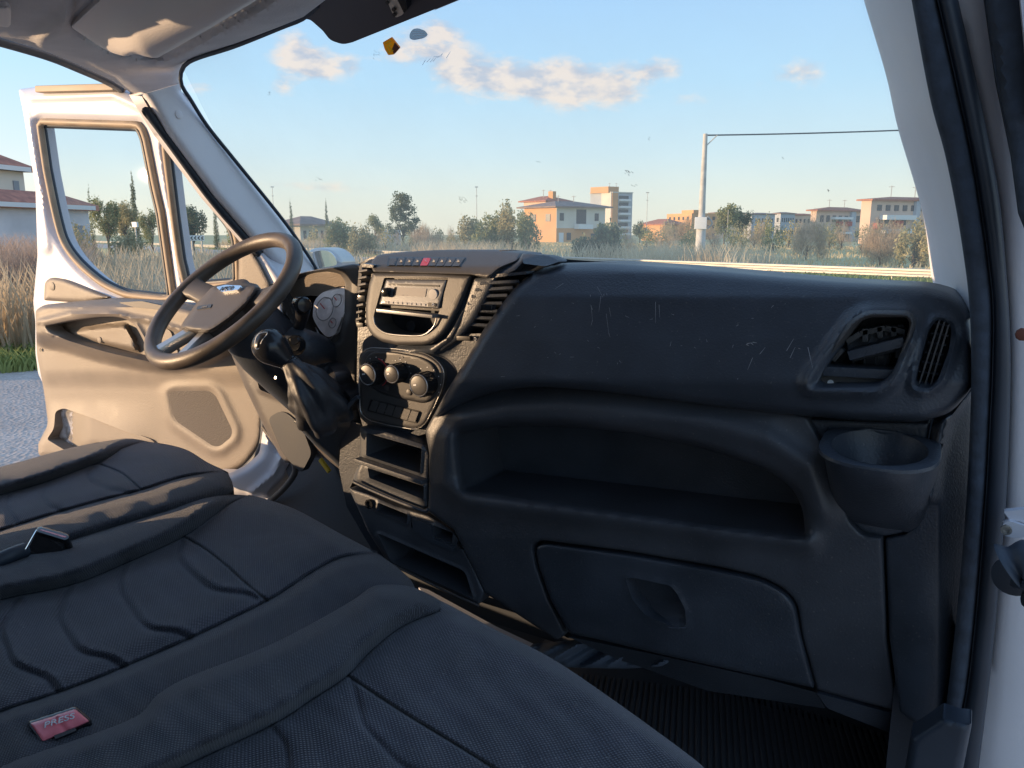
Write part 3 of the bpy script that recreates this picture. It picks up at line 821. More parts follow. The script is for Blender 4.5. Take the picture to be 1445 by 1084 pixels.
b = Block('orange_house', 740, 785, 853, 150, 291, 'two storey orange house with a brown hipped roof, middle of the windscreen', B_or, skew=8, cat='house')
b.hip(TILEB, b.H * .16, 1.0); b.slab('render_band', 'b', 0, b.Lb, b.H * .42, b.H, .06, B_cr); b.slab('balcony', 'b', b.Lb * .36, b.Lb * .66, b.H * .40, b.H * .52, 1.2, WHT)
b.slab('balcony_opening', 'b', b.Lb * .40, b.Lb * .60, b.H * .54, b.H * .92, .10, WIN); b.slab('door', 'b', b.Lb * .05, b.Lb * .14, 0, b.H * .30, .10, WHT)
for x, z in ((.10, .72), (.82, .72)): b.slab('window', 'b', b.Lb * (x - .04), b.Lb * (x + .04), b.H * (z - .1), b.H * (z + .1), .12, WIN)
for x, z in ((.25, .2), (.75, .18)): b.slab('window', 'b', b.Lb * (x - .04), b.Lb * (x + .04), b.H * (z - .1), b.H * (z + .1), .10, WIN)
for x in (.25, .7): b.slab('window', 'a', b.La * (x - .07), b.La * (x + .07), b.H * .6, b.H * .8, .10, WIN)
b2 = Block('orange_house', 739, 770, 800, 175, 283, 'taller orange house rising behind the left half of the brown roofed one', B_pk, skew=5, cat='house')
b2.hip(TILE, b2.H * .12, .8); b2.windows('a', 3, 2, WIN, .35, .4); b2.slab('chimney', 'b', b2.Lb * .3, b2.Lb * .45, b2.H, b2.H * 1.22, .1, B_or, inn=-1.2)
t_ = Block('tower_block', 832, 862, 891, 260, 272, 'tall grey apartment tower with stacked balconies', B_gr, skew=2, cat='tower block')
t_.slab('cream_panel', 'a', 0, t_.La * .45, 0, t_.H, .25, B_cr); t_.slab('cream_panel', 'b', 0, t_.Lb * .28, 0, t_.H, .25, B_or)
for j in range(6):
    z = t_.H * (.10 + .145 * j)
    t_.slab('balcony_opening', 'b', t_.Lb * .34, t_.Lb * .80, z + t_.H * .05, z + t_.H * .115, .12, WIN); t_.slab('balcony', 'b', t_.Lb * .32, t_.Lb * .82, z, z + t_.H * .045, 1.1, WHT)
t_.slab('roof_house', 'b', t_.Lb * -.1, t_.Lb * .4, t_.H, t_.H * 1.13, -.6, B_or, inn=-8)
t_.slab('roof_edge', 'b', 0, t_.Lb, t_.H, t_.H * 1.02, .3, B_cr); t_.slab('roof_edge', 'a', 0, t_.La, t_.H, t_.H * 1.02, .3, B_cr)
lb = Block('low_house', 905, 938, 965, 190, 316, 'low orange house partly hidden by bushes left of the pole', B_or, cat='house'); lb.hip(TILE, 1.2); lb.windows('b', 3, 1, WIN, .3, .4)
l1 = Block('apartment_block', 940, 975, 1012, 240, 301, 'orange flat roofed block directly behind the utility pole', B_or, skew=12); l1.windows('a', 5, 3, WIN, .35, .4); l1.windows('b', 4, 3, WIN, .4, .4)
l1.slab('stair_tower', 'b', l1.Lb * .05, l1.Lb * .35, l1.H, l1.H * 1.12, .1, B_or, inn=-5)
for i, (u0, u1, u2, vt, mt, lab) in enumerate([(1000, 1012, 1050, 300, B_pk, 'pink block half hidden by the yellow green tree'), (1050, 1062, 1092, 302, B_gr, 'pale blue grey low block, left one of the distant row'),
                                               (1086, 1100, 1120, 301, B_gr, 'pale blue grey low block, right one of the distant row'), (1100, 1112, 1150, 303, B_pk, 'pinkish low block with a red roof in the distant row')]):
    q = Block('apartment_block', u0, u1, u2, 300 + 10 * i, vt, lab, mt, skew=6); q.windows('b', 6, 2, WIN, .4, .35); q.windows('a', 2, 2, WIN, .4, .35); q.hip(TILEB if i < 3 else TILE, .5, .4)
l2 = Block('apartment_block', 1142, 1150, 1216, 170, 296, 'long cream apartment block with a tiled roof and red blinds', B_pk, skew=-14, group='cream apartment blocks')
l2.hip(TILE, .6, .6); l2.windows('b', 7, 2, WIN, .5, .42, skip=((3, 0), (5, 1))); l2.slab('render_band', 'b', l2.Lb * .70, l2.Lb * .80, 0, l2.H * .98, .4, B_gr)
for x in (.42, .62): l2.slab('awning', 'b', l2.Lb * x, l2.Lb * (x + .1), l2.H * .52, l2.H * .66, .5, REDS)
for z in (.28, .72): l2.slab('balcony', 'b', l2.Lb * .3, l2.Lb * .68, l2.H * z, l2.H * (z + .07), 1.0, WHT)
l3 = Block('apartment_block', 1212, 1226, 1330, 140, 281, 'larger curved cream apartment block beside the right pillar', B_pk, skew=-10, group='cream apartment blocks')
l3.hip(TILE, .45, .5); l3.windows('b', 8, 3, WIN, .5, .4, skip=((4, 1), (6, 2), (2, 0))); l3.slab('render_band', 'b', l3.Lb * .56, l3.Lb * .62, 0, l3.H * .99, .5, B_gr)
for z in (.26, .56): l3.slab('balcony', 'b', l3.Lb * .12, l3.Lb * .52, l3.H * z, l3.H * (z + .10), 1.2, WHT)
for x, z in ((.3, .40), (.44, .1), (.03, .35)): l3.slab('awning', 'b', l3.Lb * x, l3.Lb * (x + .07), l3.H * z, l3.H * (z + .14), .9, REDS)
for bb in (b, b2, t_, l2, l3):
    for f_ in (.3, .62):
        p_ = bb.c + bb.b * bb.Lb * f_ + bb.a * bb.La * .4; hh_ = bb.H * .14 + 1.0
        box('aerial', (p_[0], p_[1], bb.H + hh_ / 2 + .2), (.05, .05, hh_ / 2), M['grey'], bb.t); box('aerial_bar', (p_[0], p_[1], bb.H + hh_), (.45, .04, .04), M['grey'], bb.t)
fh = Block('flat_house', 405, 424, 460, 115, 316, 'low cream house with a wide flat roof between two cypresses', B_cr, cat='house'); fh.hip(TILEB, 1.1, 1.4); fh.windows('b', 4, 1, WIN, .4, .45)
# white house at the far left
w1 = Block('white_house', -120, -60, 128, 38, 281, 'low white rendered house wing with a terracotta roof at the left edge', B_wh, skew=-8, cat='house')
w1.hip(TILE, .55, .3, .12); w1.slab('window', 'b', w1.Lb * .86, w1.Lb * .93, w1.H * .35, w1.H * .7, .06, SHUT)
w1.slab('eaves', 'b', 0, w1.Lb, w1.H - .22, w1.H - .02, .35, WHT)
w2 = Block('white_house', -140, -90, 43, 44, 222, 'upper storey of the cream house with a narrow window and red roof', B_cr, skew=-8, cat='house')
w2.hip(TILE, .6, .35, .1); w2.slab('window', 'b', w2.Lb * .86, w2.Lb * .92, w2.H * .62, w2.H * .86, .06, SHUT); w2.slab('eaves', 'b', 0, w2.Lb, w2.H - .25, w2.H - .02, .4, WHT)

# utility pole, masts, signs
MP = mat('pole_concrete', (.52, .49, .46), .8, var=.2, vscale=2)
g = gdir(989) * 58; H = dist_h(992, 189, 58)
up = thing('utility_pole', 'tall grey utility pole with a white box standing behind the guard rail', 'utility pole', (g[0], g[1], 0))
lathe('pole', (g[0], g[1], 0), (0, 0, 1), [(0, .30), (H * .5, .22), (H, .15)], MP, up, 14)
rt = np.array([gdir(989)[1], -gdir(989)[0], 0]); tw = np.array([-gdir(989)[0], -gdir(989)[1], 0])
zb = dist_h(990, 315, 58)
box('meter_box', np.array([g[0], g[1], zb]) + tw * .35 - rt * .05, (.42, .12, .42), M['white'], up, rot=np.stack([rt, tw, (0, 0, 1)], 1), bevel=.03)
lathe('base_sleeve', (g[0], g[1], 0), (0, 0, 1), [(0, .38), (2.2, .33), (2.3, .26)], MP, up, 14)
tube('conduit', [np.array([g[0], g[1], zb - .4]) + rt * .45 + tw * .1, np.array([g[0], g[1], zb]) + rt * .75 + tw * .1, np.array([g[0], g[1], zb + .5]) + rt * .4 + tw * .1], .05, M['grey'], up, 8, 5)
tube('brace', [np.array([g[0], g[1], H - .9]), np.array([g[0], g[1], H - .12]) + rt * .8], .04, MP, up, 6)
far = gdir(1500) * 75; zf = dist_h(1500, 172, 75)
cab = [np.array([g[0], g[1], H - .1]) + np.array([far[0] - g[0], far[1] - g[1], zf - H + .1]) * t - np.array([0, 0, 1.2 * 4 * t * (1 - t) * .15]) for t in np.linspace(0, 1, 24)]
tag(tube('overhead_cable', cab, .055, M['rubber'], None, 6), 'thick twisted overhead cable running right from the utility pole', 'cable')
for u, vt, D, lab in ((388, 264, 95, 'slender street lamp mast left of the two cypresses'), (673, 264, 90, 'thin mast with brackets right of the sparse pine'), (912, 272, 120, 'slender lamp mast right of the tower block'),
                      (1026, 296, 80, 'short pale post in front of the yellow green tree')):
    g = gdir(u) * D; H = dist_h(u, vt, D); t = thing('lamp_mast', lab, 'mast', (g[0], g[1], 0), 'slender masts in the field'); w = px_m(u, D) * .55
    lathe('mast', (g[0], g[1], 0), (0, 0, 1), [(0, w), (H, w * .6)], MP, t, 8); r3 = np.array([gdir(u)[1], -gdir(u)[0], 0])
    if vt < 290: box('lamp_head', np.array([g[0], g[1], H]), (w * 4, w * 1.4, w), M['grey'], t, rot=np.stack([r3, (-r3[1], r3[0], 0), (0, 0, 1)], 1)); box('bracket', np.array([g[0], g[1], H * .86]), (w * 2.5, w * .7, w * .7), M['grey'], t, rot=np.stack([r3, (-r3[1], r3[0], 0), (0, 0, 1)], 1))
# chevron board and road sign through the door windows
g = gdir(277) * 50; zc = dist_h(277, 336, 50); r3 = np.array([gdir(277)[1], -gdir(277)[0], 0]); n3 = np.array([-gdir(277)[0], -gdir(277)[1], 0]); ww = px_m(277, 50)
cb = thing('chevron_board', 'white road curve board with dark chevrons beyond the grass', 'road sign', (g[0], g[1], 0)); c0 = np.array([g[0], g[1], zc])
box('board', c0, (ww * 11, .03, ww * 4), M['white'], cb, rot=np.stack([r3, n3, (0, 0, 1)], 1))
for i in range(4):
    for s in (1, -1):
        a = c0 + r3 * ww * (-8 + 5 * i) + n3 * .04; e1 = (r3 + np.array([0, 0, s])) / 1.414
        box('chevron', a + e1 * ww * 1.6, (ww * 1.9, .01, ww * .7), M['black'], cb, rot=np.stack([e1, n3, np.cross(e1, n3)], 1))
for s in (-7, 7): box('post', (c0 + r3 * ww * s) * np.array([1, 1, .5]), (.04, .04, zc * .5), MP, cb)
g = gdir(192) * 48; zc = dist_h(192, 317, 48); rs = thing('road_sign', 'small pale road sign on a post seen through the door window', 'road sign', (g[0], g[1], 0))
box('post', (g[0], g[1], zc / 2), (.035, .035, zc / 2), MP, rs); box('plate', (g[0], g[1], zc), (.2, .06, .14), M['white'], rs)
g = gdir(551) * 95; zc = dist_h(551, 324, 95); vn = thing('parked_van', 'white box van parked beyond the field by the sparse pine', 'van', (g[0], g[1], 0)); r3 = np.array([gdir(551)[1], -gdir(551)[0], 0]); n3 = np.array([-gdir(551)[0], -gdir(551)[1], 0]); rm = np.stack([r3, n3, (0, 0, 1)], 1)
box('cargo_body', (g[0], g[1], zc / 2 + .25), (1.2, 1.0, zc / 2 - .25), M['paint'], vn, rot=rm, bevel=.1); box('cab', np.array([g[0], g[1], .95]) - r3 * 1.55, (.5, .95, .6), M['paint'], vn, rot=rm, bevel=.15)
box('side_window', np.array([g[0], g[1], 1.25]) - r3 * 1.6 + n3 * .96, (.3, .02, .22), WIN, vn, rot=rm)
for s in (-1.5, .8): lathe('wheel', np.array([g[0], g[1], .34]) + r3 * s + n3 * .95, n3, [(-.1, .34), (.1, .34), (.12, .2)], M['rubber'], vn, 14)

# ================================================================== THE VAN
def plane3(a, b, c):
    n = np.cross(b - a, c - a); n /= np.linalg.norm(n)
    if n @ (CAM - a) < 0: n = -n
    return Plane(a, n)


def lin(U, V, pts):      # piecewise linear in v
    v = [p[0] for p in pts]; h = [p[1] for p in pts]; return np.interp(V, v, h)


def bar(name, a, b, hh, dep, m, parent, bevel=0, back=(0, 1, 0)):
    """thin bar between two points: half height hh, half depth dep"""
    a = np.array(a); b = np.array(b); e = b - a; L = np.linalg.norm(e); e /= L
    bk = np.array(back, float); bk -= e * (bk @ e); bk /= np.linalg.norm(bk); up_ = np.cross(e, bk)
    return box(name, (a + b) / 2, (L / 2, dep, hh), m, parent, rot=np.stack([e, bk, up_], 1), bevel=bevel)


van = thing('van_body', 'white van cab body with grey headliner, pillars and windscreen around the seats', 'van body', (-.88, .6, .5))
# big closing panels (roof, rear wall, floor, firewall, doors' lower sides)
box('roof', (-.88, -.05, 2.47), (.92, .95, .02), M['liner'], van)
box('rear_wall', (-.88, -.62, 1.6), (.92, .02, .9), M['liner'], van)
box('side_wall', (-1.80, -.23, 1.55), (.03, .41, .95), M['paint'], van)  # unseen wall, run forward to cut a sun patch off the shelf
box('side_wall', (.09, -.56, 1.55), (.03, .08, .95), M['paint'], van)
box('cab_floor', (-.88, .5, .74), (.88, 1.1, .04), M['carpet'], van)
box('firewall', (-.87, 1.62, 1.15), (.90, .02, .46), M['void'], van)
box('kick_wall', (-.03, 1.38, 1.05), (.015, .25, .36), M['void'], van)
box('front_wing', (-1.84, 2.0, 1.1), (.04, .45, .5), M['paint'], van, bevel=.03); box('front_wing', (.08, 2.0, 1.1), (.04, .45, .5), M['paint'], van, bevel=.03)
box('bonnet', (-.88, 2.05, 1.42), (.93, .42, .10), M['paint'], van, bevel=.06)
box('sill', (-1.78, .45, .78), (.05, 1.0, .10), M['paint'], van, bevel=.02)
box('sill', (.03, .25, .70), (.05, .9, .06), M['dash'], van, bevel=.02)

# windscreen
gl = relief('windscreen', rp([(240, 60), (640, -90), (1228, -90), (1262, 105), (1300, 280), (1330, 425), (905, 420), (430, 420), (330, 240)], 20), GLASS, 0, mat=M['glass'], parent=van, step=60, skirt=False, insets=())
# left pillar, its seal and the headliner
A0 = GLASS.at(256, 130); A1 = GLASS.at(447, 378); A2 = XP(-1.69).at(206, 145)
PIL = plane3(A0, A1, A2)
po = [(196, 130), (206, 132), (254, 118), (256, 129), (266, 138), (292, 176), (332, 226), (399, 309), (435, 360), (447, 379), (440, 392), (405, 400), (392, 380), (352, 340), (299, 279), (232, 189)]
left_edge = [(196, 130), (206, 144), (232, 189), (299, 279), (352, 340), (395, 384)]
pilh = lambda U, V: -.05 * (1 - np.sqrt(1 - np.clip(1 - pdist(U, V, left_edge) / 16, 0, 1) ** 2)) - .012 * np.clip(1 - pdist(U, V, [(256, 129), (332, 226), (399, 309), (447, 379)]) / 8, 0, 1) ** 2
relief('pillar_trim', po, PIL, pilh, mat=M['pillar'], parent=van, step=6, back=.04)
cp = PIL.at(252, 162); lathe('trim_cap', cp, PIL.n, [(-.004, .010), (.002, .010), (.003, .008)], M['pillar'], van, 20)
LIN = plane3(GLASS.at(262, 90), GLASS.at(640, 0), XP(-1.72).at(100, 90))
lo = [(-60, 38), (0, 53), (66, 73), (110, 91), (159, 114), (199, 141), (208, 150), (256, 133), (252, 112), (257, 96), (282, 79), (332, 63), (399, 36), (428, 24), (470, -8), (640, -80), (640, -330), (-160, -330)]
lip = [(-60, 40), (0, 55), (66, 75), (110, 93), (159, 116), (199, 144), (210, 156)]
wlip = [(254, 112), (258, 96), (282, 79), (332, 63), (399, 36), (428, 24), (470, -8)]
vrec = rp([(90, 40), (150, 78), (212, 92), (240, 86), (380, 10), (430, -40), (400, -200), (120, -200)], 16)
def linh(U, V):
    h = -.035 * (1 - np.sqrt(1 - np.clip(1 - pdist(U, V, lip) / 20, 0, 1) ** 2))
    h = h - .02 * (1 - np.sqrt(1 - np.clip(1 - pdist(U, V, wlip) / 14, 0, 1) ** 2))
    h = h + .012 * np.exp(-(pdist(U, V, [(60, 60), (100, 25), (150, -30)]) / 14) ** 2)          # moulded fold left of the visor
    h = h - .014 * sst(-sd(U, V, vrec) / 12)
    return h
relief('headliner', lo, LIN, linh, feats=(offset(vrec, 6), vrec, offset(vrec, -6), offset(vrec, -12)), lines=((wlip, 5), (lip, 8)), mat=M['liner'], parent=van, step=8, back=-.001 + .03)
seal = polyline3([(-60, 42), (0, 58), (66, 78), (110, 96), (159, 119), (199, 149), (232, 190), (299, 281), (352, 342), (395, 392), (440, 450)],
                 lambda a, b: (LIN if a < 206 else PIL).at(a, b, -.030), 60)
tube('door_seal', seal, .011, M['rubber'], van, 10)
# black line of the windscreen bond and the wide black band for the mirror
for nm, pl in (('glass_seal', [(447, 381), (435, 361), (399, 310), (332, 227), (292, 177), (268, 139), (257, 122), (255, 105), (262, 91), (282, 81), (332, 65), (399, 38), (428, 26), (448, 8)]),):
    tube(nm, polyline3(pl, lambda a, b: GLASS.at(a, b, .004), 60), .0048, M['rubber'], van, 8)
relief('black_band', rp([(408, 30), (428, 26.5), (438, 28, 4), (455, 43), (466, 57, 6), (484, 63, 8), (497, 60), (553, 37.6), (608, 15.5), (646, 0), (720, -32), (600, -90), (440, -20)], 2), GLASS, .003, mat=M['frit'], parent=van, step=12, back=.002)
relief('frit_dots_panel', [(612, 15), (646, 1), (720, -30), (720, -36), (640, -4)], GLASS, .002, mat=M['grey'], parent=van, step=10, back=.001)
mb = relief('mirror_bracket', rp([(544, -4), (558, -6), (570, 15, 2), (568, 21, 2), (559, 25, 2), (555, 22)], 1), GLASS, .02, mat=M['steel'], parent=van, step=4, back=.02)
for u, v in ((547, 3), (556, 13), (557, 20)): lathe('bolt', GLASS.at(u, v, .021), GLASS.n, [(0, .0035), (.003, .0035), (.003, .001)], M['black'], mb, 12)
relief('mirror_arm', rp([(558, -6), (572, -6), (574, 15, 2), (570, 19, 2)], 1), GLASS, .028, mat=M['gloss'], parent=van, step=4, back=.02)
# dots printed along the right edge of the glass
vs, fs = [], []
for i in range(22):
    for j in range(3):
        c = GLASS.at(1289 + i * .85 + j * 3.2 + (i % 2) * 1.2, 250 + i * 3.1, .006); k = len(vs)
        for t in range(6): vs.append(c + cR * .0013 * math.cos(t * 1.047) + cU * .0013 * math.sin(t * 1.047))
        fs.append(tuple(range(k, k + 6)))
tag(mesh_obj('frit_dots', vs, fs, M['black'], van, False), kind='stuff')
# dirt marks on the glass
def marks(name, L, m, plane, parent, h=.002, w=.0006):
    vs, fs = [], []
    for a, b in L:
        p, q = plane.at(*a, h), plane.at(*b, h); d = q - p; n = np.cross(d, plane.n); n = n / (np.linalg.norm(n) + 1e-9) * w; k = len(vs)
        vs += [p - n, p + n, q + n * .3, q - n * .3]; fs.append((k, k + 1, k + 2, k + 3))
    return tag(mesh_obj(name, vs, fs, m, parent, False), kind='stuff')
rr = np.random.default_rng(5); L = []
for (u, v, s, n) in ((652, 281, 8, 16), (886, 243, 7, 14), (893, 262, 4, 5), (380, 131, 5, 5), (450, 250, 6, 6), (530, 76, 7, 8), (757, 228, 2, 2), (915, 195, 2, 2), (1104, 222, 1, 2), (1168, 268, 2, 3)):
    for _ in range(n):
        a = (u + rr.normal(0, s * .5), v + rr.normal(0, s * .3)); b_ = (a[0] + rr.uniform(1, 3.5), a[1] + rr.uniform(.5, 3)); L.append((a, b_))
marks('windscreen_dirt', L, M['rubber'], GLASS, van, .003, .0005)
L = [((598, 88), (602, 83)), ((602, 88), (608, 82)), ((607, 88), (613, 81)), ((611, 87), (617, 79)), ((617, 82), (624, 76)), ((622, 80), (625, 75)), ((630, 82), (636, 72)), ((596, 92), (600, 86)), ((612, 80), (622, 80))]
marks('windscreen_scrapes', L, leafmat0('scrape_white', (.95, .95, .95)), GLASS, van, .003, .0007)
# right pillar trim, seals and outer body
SEALP = Plane((0, 1.02, 1.6), (0, -1, -.15))
wr = [(1205, -60), (1219, 0), (1250, 105), (1266, 177), (1286, 244), (1297, 282), (1306, 322), (1313, 380), (1318, 406), (1322, 425)]
sl = [(1280, -60), (1292, 0), (1322, 133), (1343, 216), (1359, 300), (1368, 370), (1372, 410), (1374, 440), (1375, 450)]
la = polyline3(wr, lambda a, b: GLASS.at(a, b, .005), 40); lc = polyline3(sl, lambda a, b: SEALP.at(a, b, -.05), 40)
mids = []
for f, bul in ((.12, .012), (.3, .022), (.5, .026), (.7, .022), (.88, .012)):
    mids.append([a * (1 - f) + c * f - np.array([0, 1, 0]) * bul for a, c in zip(la, lc)])
loft('pillar_trim', [[a + np.array([0, .02, 0]) for a in la], la] + mids + [lc], M['pillar'], van)
s1 = [(1279, -40), (1311, 133), (1333, 216), (1350, 300), (1361, 370), (1367, 420), (1370, 480), (1370, 560), (1364, 700), (1352, 850), (1340, 960), (1330, 1040), (1322, 1130)]
s2 = [(1313, -40), (1349, 119), (1371, 221), (1384, 300), (1394, 370), (1400, 430), (1400, 500), (1397, 577), (1391, 688), (1384, 780), (1376, 870), (1366, 960), (1352, 1040), (1340, 1130)]
s3 = [(1343, -40), (1371, 83), (1391, 177), (1410, 277), (1420, 380), (1425, 460), (1426, 544), (1421, 688), (1412, 800), (1400, 930), (1388, 1030), (1375, 1130)]
s4 = [(1374, -40), (1405, 119), (1427, 221), (1437, 300), (1448, 380), (1456, 500), (1460, 1130)]
def strip(name, a, b, m, bul, y, n=60, d0=0.0, d1=0.0, prof=7, parent=None):
    A = polyline3(a, lambda p, q: SEALP.at(p, q, -y - d0), n); B_ = polyline3(b, lambda p, q: SEALP.at(p, q, -y - d1), n)
    ls = [[p + np.array([0, .04, 0]) for p in A]]
    for i in range(prof + 1):
        f = i / prof; k = math.sqrt(max(0, 1 - (2 * f - 1) ** 2)) * bul
        ls.append([p * (1 - f) + q * f + SEALP.n * k for p, q in zip(A, B_)])
    ls.append([p + np.array([0, .04, 0]) for p in B_]); return loft(name, ls, m, parent or van)
strip('door_seal_trim', s1, s2, M['sealcloth'], .010, 0)
strip('door_seal', s2, s3, M['rubber'], .014, .004)
strip('outer_pillar', s3, [(1470, -40), (1475, 500), (1480, 1130)], M['pillar'], .01, .03)  # white body paint in a lighter tone to offset the dim light
strip('seal_piping', [(a + .5, b) for a, b in s2], [(a + 2.0, b) for a, b in s2], M['dash'], .003, -.006, prof=4)
relief('seal_foot', rp([(1330, 1010), (1352, 1018), (1372, 1020), (1350, 1130), (1270, 1130), (1285, 1040), (1305, 1028)], 4), Plane((0, .95, 0), (0, -1, 0)), lambda U, V: edge(sd(U, V, np.array([(1330, 1010), (1372, 1020), (1350, 1130), (1270, 1130), (1285, 1040)])), 10, .02), mat=M['rubber'], parent=van, step=8)

# passenger door, open, at the right edge
pd_ = thing('passenger_door', 'open white passenger door, only its hinge edge showing at the right side', 'door', (.10, 1.0, 1.0))
PD = YP(.93)
relief('door_edge_seal', rp([(1381, -60), (1405, 110), (1427, 216), (1438, 300), (1470, 380), (1475, -60)], 2), PD, lambda U, V: edge(sd(U, V, np.array([(1381, -60), (1427, 216), (1438, 300), (1470, 380), (1475, -60)])), 8, .012), mat=M['sealcloth'], parent=pd_, step=14, back=.03)
relief('door_edge', [(1434, -60), (1446, 60), (1452, 160), (1500, 160), (1500, -60)], YP(.91), 0, mat=M['paint'], parent=pd_, step=16, back=.02)
hb = relief('hinge', rp([(1414, 740, 3), (1424, 735, 3), (1445, 742), (1460, 744), (1460, 756), (1432, 760, 4), (1418, 756, 3)], 2), YP(.98), .002, mat=M['paint'], parent=pd_, step=5, back=.01)
lathe('hinge_bolt', YP(.97).at(1420, 747), (0, -1, 0), [(0, .0055), (.004, .0055), (.004, .003), (.002, .0028)], M['steel'], hb, 14)
relief('hinge_bracket', rp([(1416, 722), (1470, 716), (1470, 742), (1424, 733)], 3), YP(.985), 0, mat=M['paint'], parent=pd_, step=8, back=.01)
gp = [PD.at(1424, 800), PD.at(1436, 796), PD.at(1450, 802), PD.at(1470, 826)]
pts = []; rd_ = []
for i in range(33):
    f = i / 32 * 1.6; q = gp[0] * (1 - f) + gp[3] * f + np.array([0, 0, .012 * math.sin(f * 3.1)]); pts.append(q); rd_.append(.023 + .0035 * math.cos(i * math.pi / 4))
tube('cable_gaiter', pts, rd_, M['rubber'], pd_, 18, sharp=80)
lathe('gaiter_flange', YP(.99).at(1432, 812), (0, -1, .0), [(0, .023), (.004, .023), (.006, .018)], M['rubber'], pd_, 22)
lathe('rust_spot', YP(.965).at(1443, 472), (0, -1, 0), [(0, .007), (.004, .006), (.005, .002)], M['rust'], pd_, 10)

# ------------------------------------------------------------------ dashboard
dash = thing('dashboard', 'black van dashboard with airbag panel, open shelf, centre console and glove box', 'dashboard', (-.88, 1.15, .8))
# top of the dashboard back to the windscreen
fe = [(380, 402), (407, 391), (429, 384), (465, 378), (500, 373), (512, 372), (530, 361), (614, 356), (697, 356), (736, 359), (800, 366), (957, 376), (1080, 387), (1180, 397), (1310, 407), (1345, 414), (1360, 428)]
ft = polyline3([(a, b) for a, b in fe], lambda a, b: px(a, b, float(np.interp(a, [498, 514], [1.205, 1.16]))), 70)
bk = [np.array([p[0] * 1.02 - .01, 1.72 - .10 * abs((p[0] + .88) / .9) ** 2, p[2] - .14]) for p in ft]
md = [a * .8 + b * .2 + np.array([0, 0, .016]) for a, b in zip(ft, bk)]; md2 = [a * .5 + b * .5 + np.array([0, 0, .010]) for a, b in zip(ft, bk)]
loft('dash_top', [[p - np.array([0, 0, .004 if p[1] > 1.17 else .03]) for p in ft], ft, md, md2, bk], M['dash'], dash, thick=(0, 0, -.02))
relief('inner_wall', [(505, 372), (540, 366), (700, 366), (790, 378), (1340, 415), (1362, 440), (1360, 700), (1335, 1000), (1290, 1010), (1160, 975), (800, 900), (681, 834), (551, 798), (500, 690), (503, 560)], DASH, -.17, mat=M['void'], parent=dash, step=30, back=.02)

# airbag panel (the big wing)
wing = rp([(680, 469), (708, 429, 20), (735, 396, 20), (763, 378, 12), (791, 371, 12), (846, 370, 20), (957, 377), (1080, 388), (1180, 397), (1310, 404, 30), (1346, 414, 16), (1367, 434, 16), (1376, 465, 16), (1375, 545, 20), (1342, 583, 16), (1300, 596, 16),
          (1200, 593), (1100, 584), (1000, 572, 30), (850, 552, 30), (760, 545, 30), (700, 551, 30), (650, 571, 20), (618, 590, 3), (611, 588, 3), (626, 560, 20)], 8)
ventR = rp([(1137, 546, 4), (1142, 529, 10), (1200, 451, 16), (1222, 438, 14), (1283, 439, 10), (1294, 452, 10), (1288, 478, 20), (1261, 540, 16), (1239, 554, 12), (1145, 552, 5)], 6)
ventR_in = rp([(1152, 543, 4), (1164, 518, 10), (1211, 456, 14), (1226, 448, 10), (1280, 448, 7), (1284, 458, 7), (1279, 478, 16), (1258, 529, 14), (1239, 545, 10), (1157, 548, 4)], 5)
dem = rp([(1286, 546, 6), (1288, 522, 14), (1307, 464, 14), (1321, 446, 10), (1344, 452, 9), (1350, 470, 9), (1345, 495), (1331, 537, 8), (1311, 554, 8), (1292, 552, 6)], 6)
dem_in = rp([(1290, 542, 5), (1295, 520, 12), (1311, 465, 12), (1322, 451, 6), (1337, 454, 6), (1343, 466, 6), (1339, 495), (1322, 540, 6), (1311, 548, 5), (1296, 547, 4)], 5)
def wingh(U, V):
    h = np.interp(V, [365, 385, 420, 480, 540, 600], [-.045, -.01, .022, .045, .062, .060])
    h = h + edge(sd(U, V, wing), 13, .030)
    h = h - .020 * sst((V - 530) / 60) * sst((1250 - U) / 200)
    h = h - .00018 * np.clip(U - 1300, 0, 100)
    dv = sd(U, V, ventR); h = h + .014 * np.exp(-((dv - 0) / 9) ** 2)
    dd = sd(U, V, dem); h = h + .006 * np.exp(-((dd - 1) / 5) ** 2)
    h = h + .004 * np.sin(U / 160) * np.sin(V / 70)
    return h
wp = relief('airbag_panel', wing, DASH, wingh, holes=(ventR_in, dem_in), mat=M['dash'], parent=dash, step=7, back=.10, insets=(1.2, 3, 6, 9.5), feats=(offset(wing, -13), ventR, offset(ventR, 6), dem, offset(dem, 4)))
L = []
for a, b in (((833, 416), (836, 452)), ((836, 437), (833, 430)), ((848, 418), (845, 440)), ((852, 415), (859, 470)), ((856, 414), (862, 447)), ((859, 470), (861, 476)), ((925, 426), (925, 456)), ((930, 430), (931, 448)), ((843, 405), (851, 420)), ((836, 452), (834, 460)),
             ((795, 400), (783, 408)), ((1110, 495), (1120, 478)), ((1115, 505), (1122, 490)), ((1062, 505), (1055, 522)), ((1072, 500), (1080, 490)), ((1140, 490), (1147, 520))): L.append((a, b))
for _ in range(40):
    a = (rr.uniform(700, 1130), rr.uniform(420, 540)); L.append((a, (a[0] + rr.normal(0, 3), a[1] + rr.normal(0, 2.5))))
